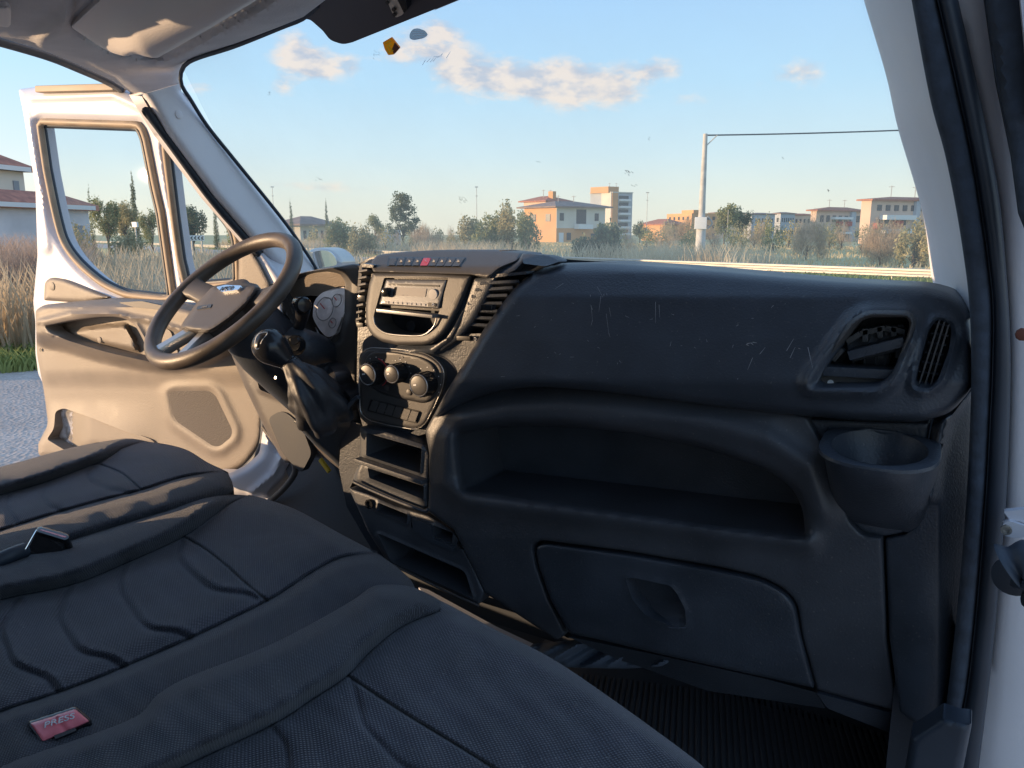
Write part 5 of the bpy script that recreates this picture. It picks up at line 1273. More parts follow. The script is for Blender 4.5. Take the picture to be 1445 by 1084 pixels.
lathe('volume_knob', RP.at(547, 412.5, rh(412)), (0, -1, 0), [(0, .0085), (.010, .0078), (.011, .006)], M['gloss'], rad, 24)
lathe('menu_dial', RP.at(611.5, 415.5, rh(415)), (0, -1, 0), [(0, .0095), (.002, .009), (.0022, .004)], M['grey'], rad, 26)
for i in range(9):
    u = 543 + i * 6.5; v = 425 + i * .45; rplate('preset_button', [(u, v), (u + 5.4, v + .4), (u + 5, v + 3.2), (u - .4, v + 2.8)], 'silver' if 0 else 'grey', .0015, .5)
rplate('eject_button', [(604, 427), (615, 428), (614, 433.5), (603, 432.5)], 'black', .0014); tube('eject_ring', [RP.at(611, 430, rh(430) + .002) + np.array([.0022 * math.cos(t), 0, .0022 * math.sin(t)]) for t in np.linspace(0, 6.28, 14)[:-1]], .0005, M['white'], rad, 6, closed=True)
relief('mounting_frame', rp([(542, 392), (634, 393), (620, 439), (531, 433)], 2), RP, -0.012, mat=M['black'], parent=rad, step=10, back=.10, insets=())
bar('lower_rail', px(537, 437.5, 1.068), px(616, 446, 1.066), .003, .012, M['radio'], rad, .001)

# ------------------------------------------------------------------ steering wheel and column
WC = XP(-1.33).at(315, 420); al_, be_ = R_(48.5), R_(-10)
wn = np.array([math.sin(be_) * math.cos(al_), -math.cos(be_) * math.cos(al_), math.sin(al_)])
e1 = np.cross(wn, (0, 0, 1)); e1 /= np.linalg.norm(e1); e2 = np.cross(wn, e1); e2 = -e2 if e2[2] < 0 else e2
sw_ = thing('steering_wheel', 'worn black steering wheel with a padded hub in front of the driver seat', 'steering wheel', tuple(WC))
RW = .176
tube('rim', [WC + RW * (math.cos(t) * e1 + math.sin(t) * e2) for t in np.linspace(0, 2 * math.pi, 97)[:-1]], .0165, M['wheel'], sw_, 18, closed=True)
WP = Plane(WC, wn)
pad = rp([(299, 404, 4), (320, 400), (345, 397, 8), (366, 402, 6), (363, 412), (350, 430), (328, 450), (304, 467, 6), (294, 471, 6), (270, 469), (255, 465, 5), (256, 458, 4), (277, 428)], 6)
relief('airbag_pad', pad, WP, lambda U, V: .012 + edge(sd(U, V, pad), 8, .022), mat=M['hub'], parent=sw_, step=4, back=.03, insets=(1, 2.5, 5))
lathe('hub', WC - wn * .06, wn, [(0, .055), (.03, .062), (.055, .060), (.062, .05)], M['hub'], sw_, 36)
def wspoke(a, wa, wb, name='spoke', m='hub'):
    d = math.cos(a) * e1 + math.sin(a) * e2; p = np.cross(wn, d); ls = []
    for f in (0, .35, .7, 1):
        c = WC + d * (.05 + (RW - .052) * f) - wn * (.022 * (1 - f)); w = wa * (1 - f) + wb * f; w = w * (1 - .35 * math.sin(f * math.pi)); t_ = .011
        ls.append([c + p * w * x + wn * t_ * y for x, y in ((-1, -.6), (-1, .4), (-.8, 1), (.8, 1), (1, .4), (1, -.6), (.8, -1), (-.8, -1))])
    return loft(name, ls, M[m], sw_, closed=True)
for a in (0.12, math.pi - .12): wspoke(a, .040, .030)
for a in (-math.pi / 2 - .32, -math.pi / 2 + .32): wspoke(a, .022, .014, 'spoke', 'silver')
bc = WP.at(324, 406, .016)
bdg = relief('badge', rp([(305, 405, 2), (318, 402), (341, 403, 2), (336, 409, 2), (312, 412, 3)], 2), WP, .018, mat=M['chrome'], parent=sw_, step=3, back=.008, insets=())
text('lettering', 'IVECO', WP.at(320, 407, .019), WP.at(335, 405, .019) - WP.at(308, 408, .019), e2, .015, M['black'], bdg)
aw = relief('airbag_label', rp([(279, 432), (299, 429), (297, 434), (277, 437)], 1), WP, .0135, mat=M['dash'], parent=sw_, step=3, back=.002, insets=())
text('lettering', 'AIRBAG', WP.at(288, 433, .0142), WP.at(298, 431, .0142) - WP.at(279, 434, .0142), e2, .0055, M['grey'], aw)
col_ = thing('steering_column', 'dark steering column shroud with stalk and ignition lock behind the wheel', 'steering column', tuple(WC - wn * .2))
lathe('shroud', WC - wn * .05, -wn, [(0, .050), (.02, .066), (.10, .074), (.16, .072), (.28, .066)], M['dash'], col_, 36)
ih = tube('ignition_housing', [px(408, 476, 1.09), px(424, 487, 1.10), px(446, 496, 1.14), px(468, 507, 1.20)], [.030, .035, .036, .030], M['dash'], col_, 24, 4)
ax = px(415, 482, 1.05) - px(440, 494, 1.13); lathe('ignition_lock', px(418, 487, 1.065), ax + np.array([.02, -.05, 0]), [(0, .020), (.006, .019), (.007, .013), (.010, .012)], M['gloss'], ih, 24)
relief('key', rp([(408, 478, 2), (418, 476, 2), (422, 483, 2), (412, 488, 2)], 2), YP(1.04), 0, mat=M['black'], parent=ih, step=4, back=.006, insets=())
bar('key_tag', px(403, 499, 1.03), px(406, 503, 1.03), .004, .002, M['yellow'], ih, .001)
st = tube('stalk', [px(418, 470, 1.10), px(424, 455, 1.09), px(428, 436, 1.07)], [.010, .012, .014], M['black'], col_, 16, 4)
lathe('stalk_knob', px(421, 429, 1.075), px(447, 434, 1.035) - px(421, 429, 1.075), [(0, .013), (.004, .015), (.030, .016), (.034, .013), (.035, .009)], M['gloss'], st, 24, 30)
bar('stalk_mark', px(444, 431, 1.034), px(449, 435, 1.031), .0012, .0006, M['grey'], st)

# ------------------------------------------------------------------ gear lever
gearl = thing('gear_lever', 'black gear knob on a pleated leather boot beside the steering wheel', 'gear lever', tuple(px(450, 575, 1.02)))
k0, k1 = px(371, 480, .96), px(410, 514, .985); kd = (k1 - k0) / np.linalg.norm(k1 - k0)
gk = tube('gear_knob', [k0 - kd * .016, k0 - kd * .010, k0 + kd * .004, k0 + kd * .024, k0 + kd * .044, k0 + kd * .060, k0 + kd * .070], [.004, .019, .030, .032, .024, .0165, .0150], M['knob'], gearl, 28, 4)
cdir = (CAM - k0) / np.linalg.norm(CAM - k0); KP = Plane(k0 + kd * .004 + cdir * .0300, cdir)
tube('pattern_outline', [KP.at(a, b, -.0002 * ((a - 372) ** 2 + (b - 484) ** 2) ** .5 * 1.6) for a, b in [(360, 483), (362, 475), (368, 470), (377, 469), (375, 474), (369, 482), (366, 491), (361, 492)]], .0009, M['white'], gk, 6, 3, closed=True)
relief('shift_pattern', rp([(360, 477, 3), (366, 471, 3), (376, 470, 3), (368, 481), (364, 492, 3), (360, 489, 2)], 2), Plane(k0 - kd * .009 + (CAM - k0) / np.linalg.norm(CAM - k0) * .019, (CAM - k0) * .8 - kd * .6), 0, mat=M['grey'], parent=gk, step=3, back=.003, insets=())
# boot: lathe-like sleeve with pleats
path = [px(408, 512, .985), px(415, 521, .985), px(426, 534, .99), px(438, 550, 1.0), px(450, 568, 1.02), px(459, 583, 1.045)]
P = catmull(np.hstack([np.array(path), np.array([[.016], [.020], [.030], [.040], [.048], [.050]])]), False, 9); seg = 56
T = np.gradient(P[:, :3], axis=0); T /= np.linalg.norm(T, axis=1)[:, None]; a = np.cross(T[0], (0, 0, 1)); a /= np.linalg.norm(a); vs = []; fs = []
for i in range(len(P)):
    a = a - T[i] * (a @ T[i]); a /= np.linalg.norm(a); b_ = np.cross(T[i], a); f_ = i / (len(P) - 1)
    for j in range(seg):
        th = 2 * math.pi * j / seg; k = P[i, 3] * (1 + (.13 * math.sin(th * 5 + f_ * 3) + .07 * math.sin(th * 9 - f_ * 5)) * min(1, f_ * 2.2) + .05 * math.sin(f_ * 26 + 2 * math.sin(th * 2)) * f_); vs.append(P[i, :3] + k * (math.cos(th) * a + math.sin(th) * b_))
for i in range(len(P) - 1):
    for j in range(seg): fs.append((i * seg + j, i * seg + (j + 1) % seg, (i + 1) * seg + (j + 1) % seg, (i + 1) * seg + j))
mesh_obj('boot', vs, fs, M['leather'], gearl)
for kk_ in range(4): lathe('collar_ring', k0 + kd * (.058 + kk_ * .006), kd, [(0, .0165), (.003, .0178), (.0045, .0165)], M['knob'], gearl, 22)
tube('boot_collar', [path[0] - kd * .004, path[0] + kd * .010, path[0] + kd * .018], [.0165, .018, .017], M['leather'], gearl, 22)
ho = rp([(418, 594, 4), (430, 598, 6), (456, 603, 6), (480, 585), (500, 562, 5), (511, 570, 4), (508, 620), (500, 662), (491, 673, 3), (470, 650), (442, 626), (424, 607, 5)], 4)
relief('console_arm', ho, YP(1.035), lambda U, V: edge(sd(U, V, ho), 7, .018) - .0007 * np.clip(V - 600, 0, 100) - .0012 * np.clip(U - 424, 0, 100), mat=M['dash'], parent=gearl, step=5, back=.10, insets=(1, 3, 5))
tube('arm_rim', polyline3([(417, 594), (430, 601), (455, 607), (478, 590), (498, 566), (506, 560)], lambda a, b: px(a, b, 1.04), 30), .004, M['dash'], gearl, 10)
rs_ = rp([(425, 510), (447, 512), (470, 518), (480, 540), (500, 560), (505, 585), (450, 610), (425, 600), (420, 575), (412, 560)], 6)
relief('boot_skirt', rp([(440, 520, 8), (452, 512, 8), (470, 520, 8), (480, 545, 10), (495, 560, 6), (498, 575, 6), (470, 590), (440, 602, 8), (424, 596, 6), (420, 570, 10)], 8), YP(1.085), lambda U, V: .012 * np.sin(U / 6.0 + V / 11.0) + .01 * np.sin(V / 9.0 - U / 14.0), mat=M['leather'], parent=gearl, step=4, back=.04)

# ------------------------------------------------------------------ pedal, mat, cables on the floor
pl_ = rp([(480, 697, 3), (490, 697, 4), (488, 706), (482, 716), (474, 727, 4), (463, 724, 4), (466, 710)], 4)
ped = thing('brake_pedal', 'worn metal pedal with a studded pad, left of the lower console', 'pedal', tuple(px(476, 712, 1.38)))
PE = Plane(px(476, 712, 1.38), (0, -1, .5)); relief('pedal_pad', pl_, PE, 0, mat=M['steel'], parent=ped, step=4, back=.01)
k = 0
for i in range(5):
    for j in range(6):
        u = 467 + i * 4.6 + (5 - j) * 1.2; v = 701 + j * 4.6
        if inside(np.array([u]), np.array([v]), pl_)[0]: lathe('stud', PE.at(u, v), PE.n, [(0, .003), (.003, .0022)], M['steel'], ped, 8)
bar('pedal_arm', px(484, 700, 1.40), px(494, 680, 1.44), .01, .006, M['black'], ped)
tag(bar('yellow_tag', px(452, 648, 1.36), px(465, 666, 1.36), .006, .004, M['yellow'], None, .002), 'small yellow tag hanging in the dark driver footwell', 'tag')
matp = [(760, 905), (960, 935), (1160, 985), (1200, 1050), (1230, 1130), (900, 1180), (700, 1000)]
FL = Plane((0, 0, .80), (0, 0, 1))
def ribs(U, V):
    x = FL.at(U, V)[..., 0] + .42 * FL.at(U, V)[..., 1]; return .004 * (np.sin(x * 2 * math.pi / .0125) > 0)
# ribbed rubber mat: one ribbed sheet, built from real strips
fm = thing('floor_mat', 'black ribbed rubber mat in the passenger footwell', 'floor mat', (-.45, 1.2, .79))
box('mat_base', (-.45, 1.12, .788), (.40, .46, .004), M['mat'], fm)
d_ = np.array([-.30, .954, 0]); n_ = np.array([.954, .30, 0]); rib0 = None; vs = []; fs = []
for i in range(-44, 46):
    c = np.array([-.45, 1.10, .7945]) + n_ * i * .0125
    if rib0 is None: rib0 = box('mat_rib', c, (.0036, .44, .0025), M['mat'], fm, rot=np.stack([n_, d_, (0, 0, 1)], 1), bevel=.0012); c0 = c
    else:
        o = rib0.copy(); COL.objects.link(o); o.location = rib0.location + Vector(c - c0); o.parent = fm
clo = rp([(745, 912), (790, 908), (848, 903), (900, 915), (955, 933, 6), (940, 941, 6), (880, 944), (800, 942), (770, 930)], 6)
tag(relief('insulation_cloth', clo, YP(1.2), lambda U, V: .02 + .012 * np.sin(U / 14.0 + V / 9) + .006 * np.sin(U / 5. + V / 3) + edge(sd(U, V, clo), 8, .02), mat=M['cloth'], parent=None, step=5, back=.01), 'crumpled blue grey sheet hanging below the glove box', 'cloth')
relief('floor_strip', rp([(590, 828), (604, 832), (700, 884), (760, 912), (750, 916), (690, 888), (598, 838)], 2), Plane((0, 0, .86), (0, 0, 1)), 0, mat=M['paint'], parent=van, step=8, back=.02)

# ------------------------------------------------------------------ driver's door side: white sill metal
sm = rp([(270, 668), (319, 670), (346, 657), (366, 640), (372, 600), (385, 620), (412, 652, 6), (408, 672), (392, 690), (378, 704), (330, 704), (270, 690)], 6)
relief('door_step', sm, YP(1.36), lambda U, V: .02 * np.sin((U - 270) / 30.) + edge(sd(U, V, sm), 12, .05) + .012 * np.exp(-(pdist(U, V, [(400, 640), (385, 670), (355, 695)]) / 5) ** 2), mat=M['paint'], parent=van, step=5, back=.06)
tube('step_trim', polyline3([(372, 602), (392, 628), (414, 652), (416, 668), (400, 690), (380, 708)], lambda a, b: px(a, b, 1.32), 24), .008, M['hub'], van, 10)
relief('footwell_carpet', rp([(395, 640), (420, 650), (470, 655), (520, 760), (560, 810), (480, 760), (380, 712), (410, 680)], 6), YP(1.40), lambda U, V: (V - 650) * .0012, mat=M['carpet'], parent=van, step=10, back=.04)

# ------------------------------------------------------------------ driver's door
dd = thing('driver_door', 'wide open white driver door seen from inside, with tan lit panel and two windows', 'door', (-1.8, 1.5, 1.0))
w1_ = rp([(54, 170, 8), (200, 175, 8), (208, 195), (222, 266), (230, 300), (247, 422, 5), (232, 424), (179, 418, 10), (146, 404, 20), (110, 374, 20), (87, 343, 20), (76, 300, 20), (64, 240)], 6)
w2_ = rp([(231, 203, 8), (240, 196, 8), (266, 229), (299, 279), (330, 318, 10), (337, 338, 8), (339, 402), (262, 408, 5), (252, 366), (243, 300)], 6)
do = rp([(26, 126, 4), (58, 122), (159, 119), (215, 145), (245, 180), (305, 262), (355, 330), (398, 392), (405, 470), (392, 560), (375, 620), (348, 664, 10), (318, 676), (280, 684), (160, 672), (54, 643, 6), (54, 626), (68, 599), (66, 552), (54, 528), (50, 498), (50, 455), (47, 426), (53, 360), (50, 266), (33, 160)], 4)
def doorh(U, V):
    h = edge(sd(U, V, do), 9, .025); a = sd(U, V, w1_); b = sd(U, V, w2_)
    h = h - .018 * sst((12 - a) / 12) * .8 - .014 * sst((8 - b) / 8) * .8
    h = h + .010 * np.exp(-(pdist(U, V, [(30, 140), (42, 190), (60, 300), (66, 350)]) / 6) ** 2) + .008 * np.exp(-(pdist(U, V, [(45, 138), (160, 134), (215, 160)]) / 5) ** 2)
    return h
relief('door_frame', do, DOOR, doorh, holes=(w1_, w2_), mat=M['paint'], parent=dd, step=6, back=.05, insets=(1, 3, 6))
for nm, wq, rr_ in (('window_seal', w1_, .011), ('window_seal', w2_, .010)):
    tube(nm, [DOOR.at(a, b, -.008) for a, b in resample(offset(wq, -1.5), 8)], rr_, M['tanseal'], dd, 10, closed=True)
    tube(nm, [DOOR.at(a, b, -.022) for a, b in resample(offset(wq, -6), 8)], .010, M['rubber'], dd, 8, closed=True)
relief('window_glass', offset(w1_, 3), DOOR, -.028, mat=M['dglass'], parent=dd, step=40, back=.004, insets=()); relief('window_glass', offset(w2_, 3), DOOR, -.028, mat=M['dglass'], parent=dd, step=40, back=.004, insets=())
bar('top_seal', DOOR.at(58, 127, .01), DOOR.at(168, 124, .01), .010, .02, M['tanseal'], dd, .004)
bar('window_divider_seal', DOOR.at(231, 300, .0), DOOR.at(243, 300, .0), .0, .0, M['rubber'], dd) if 0 else None
tp = rp([(62, 424, 3), (63, 398, 8), (72, 391, 8), (90, 394), (156, 420), (120, 428)], 4)
relief('corner_trim', tp, DOOR, lambda U, V: .018 + edge(sd(U, V, tp), 6, .012), mat=M['doorp'], parent=dd, step=5, back=.02)
lathe('trim_cap', DOOR.at(74, 404, .018), DOOR.n, [(0, .014), (.002, .014), (.003, .011)], M['doorp'], dd, 20)
tri = rp([(337, 348, 4), (352, 350, 8), (366, 372), (380, 400), (384, 440), (336, 440)], 4)
relief('mirror_cover', tri, DOOR, lambda U, V: .012 + edge(sd(U, V, tri), 4, .008), mat=M['doorp'], parent=dd, step=6, back=.02)
pan = rp([(50, 438, 5), (62, 430, 6), (100, 426, 20), (159, 421), (235, 428), (300, 446), (345, 470), (368, 520), (374, 560), (371, 624, 14), (346, 659, 14), (319, 670), (270, 676), (150, 664), (54, 643, 6), (54, 626, 3), (68, 599, 8), (62, 552, 10), (52, 500, 8)], 6)
arm = rp([(40, 425), (300, 425), (345, 460), (325, 492, 16), (290, 512, 16), (229, 519, 30), (150, 504, 30), (93, 487, 20), (40, 476)], 8)
rec = rp([(63, 460, 4), (100, 452, 14), (140, 447, 14), (168, 447, 10), (188, 455, 12), (199, 473, 12), (213, 506, 6), (229, 515, 3), (199, 508, 10), (149, 497, 20), (93, 480, 10), (70, 469, 5)], 4)
recin = rp([(92, 468), (120, 459), (179, 454), (190, 470), (201, 500), (190, 499), (133, 487), (105, 478)], 6)
lpk = rp([(78, 580, 6), (90, 576, 5), (130, 590), (212, 623, 4), (240, 650, 6), (102, 642, 4), (66, 620, 4), (76, 605, 6)], 4)
spk = rp([(232, 551, 8), (246, 546, 6), (296, 545, 8), (309, 554, 8), (334, 606, 8), (332, 620, 8), (312, 636, 8), (299, 636, 6), (246, 600, 8), (239, 589, 6)], 5)
def panh(U, V):
    h = .022 + edge(sd(U, V, pan), 9, .02)
    h = h + .120 * sst(.5 - sd(U, V, arm) / 20)
    h = h + .010 * np.exp(-(pdist(U, V, [(52, 455), (100, 443), (150, 441), (216, 453), (300, 480)]) / 3.5) ** 2)
    h = h - .010 * sst((V - 520) / 30) + .03 * sst((V - 560) / 70) * sst((230 - U) / 90)
    h = h + .008 * np.exp(-(sd(U, V, spk) / 7) ** 2); h = h + .008 * np.exp(-((sd(U, V, rec) - 3) / 4) ** 2)
    return h
relief('door_panel', pan, DOOR, panh, holes=(rec, lpk), mat=M['doorp'], parent=dd, step=5, back=.05, insets=(1, 3, 6))
relief('grab_recess', offset(rec, 3), DOOR, lambda U, V: .080 + .022 * sst(-sd(U, V, recin) / 8), mat=M['doorp'], parent=dd, step=5, back=.01)
lathe('trim_cap', DOOR.at(141, 480, .102), DOOR.n, [(0, .010), (.002, .010), (.003, .008)], M['doorp'], dd, 18)
relief('door_pocket', offset(lpk, 3), DOOR, lambda U, V: .0 + .02 * sst((U - 105) / 25) * sst((650 - V) / 30), mat=M['doorp'], parent=dd, step=6, back=.01)
relief('speaker_grille', spk, DOOR, lambda U, V: .022 + edge(sd(U, V, spk), 4, .006) - .010 * sst((V - 520) / 30) + .004, mat=M['speaker'], parent=dd, step=6, back=.02, insets=(1, 2.5))
relief('ledge_tray', rp([(166, 427, 5), (200, 425), (236, 433, 5), (222, 437), (190, 434)], 4), DOOR, lambda U, V: .148 + 0 * U, mat=M['doordark'], parent=dd, step=5, back=.01)
relief('lever_plate', rp([(206, 462, 5), (218, 460, 4), (240, 466), (252, 500, 6), (236, 512, 5), (214, 502, 6)], 5), DOOR, lambda U, V: .147 + 0 * U, mat=M['doorp'], parent=dd, step=6, back=.01)
tube('panel_edge_seal', polyline3([(374, 560), (373, 624), (350, 660), (322, 675), (290, 681)], lambda a, b: DOOR.at(a, b, .02), 30), .014, M['rubber'], dd, 10)
lathe('lock_hole', DOOR.at(57, 494, .026), DOOR.n, [(0, .006), (.001, .006)], M['black'], dd, 12)
# wing mirror on the far side of the door
mc = px(462, 366, 1.95); ms = relief('wing_mirror', rp([(436, 353, 4), (450, 349, 8), (468, 351, 8), (480, 360, 6), (487, 372, 5), (470, 385), (440, 385)], 5), Plane(mc, (.3, -1, 0)), lambda U, V: edge(sd(U, V, rp([(436, 353, 4), (450, 349, 8), (468, 351, 8), (480, 360, 6), (487, 372, 5), (470, 385), (440, 385)], 5)), 9, .04), mat=M['silver'], parent=dd, step=4, back=.09)
relief('mirror_glass', rp([(440, 356, 3), (455, 353, 5), (466, 355, 5), (474, 364, 5), (476, 374), (445, 380)], 4), Plane(mc, (.3, -1, 0)), .003, mat=M['mirror'], parent=ms, step=6, back=.004, insets=())

# ------------------------------------------------------------------ sun visor, small cabin things
vis = rp([(98, 37, 8), (142, -4), (220, -70), (420, -70), (366, -2, 6), (300, 38), (222, 82, 4), (215, 82, 4), (190, 76, 5), (176, 80, 14), (150, 72, 20)], 5)
tag(relief('sun_visor', vis, LIN, lambda U, V: .010 + .050 * sst(1 - pdist(U, V, [(216, 82), (300, 38), (366, -2), (430, -60)]) / 110) + edge(sd(U, V, vis), 6, .010), mat=M['visor'], parent=None, step=7, back=.02, insets=(1, 3, 5)), 'pale grey sun visor folded up above the driver, with a patch of evening sun', 'sun visor')
hk = rp([(-8, 9, 3), (12, 9, 4), (16, 14, 3), (15, 36, 4), (10, 39, 3), (-8, 36, 3)], 3)
tag(relief('roof_lamp', hk, LIN, lambda U, V: .012 + edge(sd(U, V, hk), 4, .006), mat=M['visor'], parent=None, step=4, back=.02), 'small pale roof fitting cut by the left edge above the open door', 'roof fitting')
# orange hexagon fob hanging by the windscreen
ofb = thing('orange_tag', 'small orange hexagonal tag hanging on the windscreen below the black band', 'tag', tuple(GLASS.at(551, 66)))
HG = Plane(GLASS.at(551, 66, .01), (.3, -1, -.5))
relief('tag_body', rp([(540, 60), (552, 53), (556, 58), (564, 68), (556, 77), (548, 78), (543, 70)], 1), HG, 0, mat=M['orange'], parent=ofb, step=3, back=.006, insets=())
relief('tag_side', rp([(557, 60), (564, 68), (556, 77), (553, 70)], .5), HG, .0008, mat=M['rust'], parent=ofb, step=3, back=.001, insets=())
for a, b in (((544, 62), (552, 58)), ((546, 66), (552, 62)), ((546, 68), (549, 75)), ((549, 66), (554, 72)), ((550, 74), (555, 71))): bar('raised_line', HG.at(*a, .001), HG.at(*b, .001), .0008, .0006, M['yellow'], ofb)
so = rp([(577.5, 50, 3), (581, 42, 4), (589, 40, 4), (600, 44, 4), (604, 50, 3), (598, 54, 3), (584, 57, 3), (578.5, 55, 2)], 3)
stk = tag(relief('windscreen_sticker', so, GLASS, .003, mat=M['stick'], parent=None, step=4, back=.001, insets=()), 'grey half round printed sticker on the windscreen, right of the orange tag', 'sticker')
for i in range(4):
    for j in range(5):
        u = 582 + j * 4.0 + (i % 2); v = 44.5 + i * 3.2 + .4 * j * -.3
        if inside(np.array([u]), np.array([v]), so)[0]: bar('print', GLASS.at(u - 1.6, v + .5, .0042), GLASS.at(u + 1.6, v - .4, .0042), .0006, .0003, M['white'], stk)

# ------------------------------------------------------------------ seats
def seat(name, label, zoff, sil, parts, lines, h0, group=None, base=None, back=None):
    lines = [(a if len(a) > 9 else catmull(a, False, 6), w, q) for a, w, q in lines]
    PLs = Plane((0, 0, 1.28 + zoff), (0, 0, 1)); t = thing(name, label, 'seat', base, group)
    def hf(U, V):
        d = sd(U, V, sil); h = h0(U, V) + edge(d, 22, .050) + .0016 * np.sin(U / 23. + V / 31.) * np.sin(V / 17. - U / 41.) + .0007 * np.sin(U / 9. - V / 13. + 2 * np.sin(V / 29.))
        for L_, w, a in lines: h = h + groove(pdist(U, V, L_), w, a)
        return h
    for nm, out, mt, st_, sk in parts:
        fe_ = []
        relief(nm, out, PLs, hf, lines=[(a, w) for a, w, _ in lines if _ > 0], feats=(offset(sil, -4), offset(sil, -9), offset(sil, -15), offset(sil, -22)), mat=M[mt], parent=t, step=st_, back=sk, insets=(1.0, 2.4, 5), sharp=None)
    return t, PLs, hf


def C_(p): return catmull(p, False, 5)


def bump_line(pts, w, a): return lambda U, V: a * np.exp(-(pdist(U, V, pts) / w) ** 2)


# driver seat
sil = catmull([(-130, 690), (0, 659), (100, 632), (160, 621), (186, 619), (213, 624), (266, 636), (292, 652), (319, 667), (328, 681), (327, 696), (290, 712), (150, 752), (0, 800), (-130, 840)], True, 5)
ls = C_([(-130, 735), (0, 699), (66, 680), (140, 652), (173, 633), (200, 624)]); rsm = C_([(-130, 790), (0, 749), (66, 728), (140, 707), (199, 692), (252, 675), (299, 667), (322, 668)])
cross = C_([(140, 655), (173, 669), (199, 691)])
cen = np.vstack([ls[:-6], C_([(140, 655), (173, 669), (199, 691)]), rsm[:20][::-1]])
def clip_poly(a, b): return np.vstack([a, b[::-1]])
qd = [([(133, 660), (124, 668), (126, 678), (150, 690), (185, 697)], 4, .0035), ([(66, 683), (60, 702), (72, 716), (95, 724)], 4, .0035), ([(12, 700), (10, 716), (24, 738)], 4, .0035)]
zf = lambda U, V: 0 * U + .012 * sst((140 - U) / 200) * 0
bol = [(ls, 34), (rsm, 34)]
def h_drv(U, V):
    dl = pdist(U, V, ls); dr = pdist(U, V, rsm)
    ins = inside(U, V, np.vstack([ls, [(215, 590), (420, 590), (360, 664)], rsm[::-1]])); return np.where(ins, .004 * sst(np.minimum(dl, dr) / 18) + .0, .026 * sst(np.minimum(dl, dr) / 14)) * np.clip((330 - U) / 90, .0, 1)
front_d = np.vstack([C_([(140, 655), (173, 669), (199, 691)]), [p for p in rsm if p[0] > 201], [p for p in ls[::-1] if p[0] > 142]])
cen_d = np.vstack([[p for p in ls if p[0] < 140], C_([(140, 655), (173, 669), (199, 691)]), [p for p in rsm[::-1] if p[0] < 198]])
top_edge = [p for p in sil if 0]
lb_d = np.vstack([ls, catmull([(213, 624), (186, 619), (160, 621), (100, 632), (0, 659), (-130, 690)], False, 5)])
rb_d = np.vstack([rsm, catmull([(328, 681), (327, 696), (290, 712), (150, 752), (0, 800), (-130, 840)], False, 5)])
fr_d = np.vstack([front_d])
drv, _, _ = seat('driver_seat', 'dark driver seat cushion furthest from the camera, catching a little sun', 0.0, sil,
     [('seat_centre', cen_d, 'fabricc', 6, .05), ('seat_front', np.vstack([C_([(140, 655), (173, 669), (199, 691)]), C_([(252, 675), (299, 667), (322, 668), (313, 662), (292, 652), (266, 636), (240, 628), (213, 624), (200, 624), (173, 633)])]), 'fabricc', 6, .05),
      ('side_bolster', lb_d, 'fabric', 6, .12), ('side_bolster', rb_d, 'fabric', 6, .16)],
     [(ls, 1.9, .006), (rsm, 1.9, .006), (cross, 1.8, .005)] + qd, h_drv, 'van seats', (-1.5, .7, .8))
# middle seat
silm = catmull([(-130, 832), (0, 790), (133, 748), (232, 717), (282, 702), (325, 698), (359, 700), (415, 718), (478, 752), (520, 775), (560, 800), (582, 822), (580, 840), (530, 862), (462, 905), (376, 955), (266, 1005), (195, 1050), (133, 1085), (-130, 1200)], True, 5)
lm = C_([(-130, 885), (0, 847), (100, 826), (176, 796), (259, 758), (299, 730), (322, 713), (346, 701)]); rm_ = C_([(-130, 1062), (0, 1005), (60, 985), (130, 960), (173, 942), (266, 902), (379, 847), (432, 813), (478, 788), (530, 779)])
cm = C_([(259, 758), (286, 773), (316, 796), (345, 822), (377, 848)])
qm = [([(257, 764), (252, 789), (272, 812), (299, 832), (345, 839), (362, 846)], 4.5, .0045), ([(176, 799), (169, 832), (185, 862), (206, 886), (246, 892), (268, 902)], 4.5, .0045), ([(98, 829), (83, 872), (96, 900), (113, 920), (150, 929), (173, 942)], 4.5, .0045),
      ([(26, 847), (2, 889), (8, 915), (20, 939), (63, 957), (80, 975)], 4.5, .0045), ([(-60, 870), (-80, 920), (-60, 975), (-20, 990)], 4.5, .0045)]
qm2 = [([(a + 9, b - 6) for a, b in q[0]], 4, -.003) for q in qm]
def h_mid(U, V):
    dl = pdist(U, V, lm); dr = pdist(U, V, rm_); ins = inside(U, V, np.vstack([lm, [(360, 660), (640, 660), (620, 765)], rm_[::-1]])); k = np.clip((590 - U) / 150, 0, 1)
    return np.where(ins, .004 * sst(np.minimum(dl, dr) / 25), np.where(dl < dr, .030 * sst(dl / 20), .030 * sst(dr / 16))) * k
fm_ = np.vstack([cm, C_([(432, 813), (478, 788), (530, 779), (520, 774), (478, 752), (415, 718), (359, 700), (346, 701), (322, 713), (299, 730)])])
cm_ = np.vstack([[p for p in lm if p[0] < 258], cm, [p for p in rm_[::-1] if p[0] < 376]])
lbm = np.vstack([lm, catmull([(359, 700), (325, 698), (282, 702), (232, 717), (133, 748), (0, 790), (-130, 832)], False, 5)])
rbm = np.vstack([rm_, catmull([(560, 800), (582, 822), (580, 840), (530, 862), (462, 905), (376, 955), (266, 1005), (195, 1050), (133, 1085), (-130, 1200)], False, 5)])
mid, _, _ = seat('middle_seat', 'dark quilted middle seat cushion between driver and outer passenger seat', 0.0, silm,
     [('seat_centre', cm_, 'fabricc', 7, .05), ('seat_front', fm_, 'fabricc', 7, .05), ('side_bolster', lbm, 'fabric', 7, .14), ('side_bolster', rbm, 'fabric', 7, .05)],
     [(lm, 2.1, .007), (rm_, 2.1, .007), (cm, 2.0, .006)] + qm + qm2, h_mid, 'van seats', (-1.05, .6, .8))
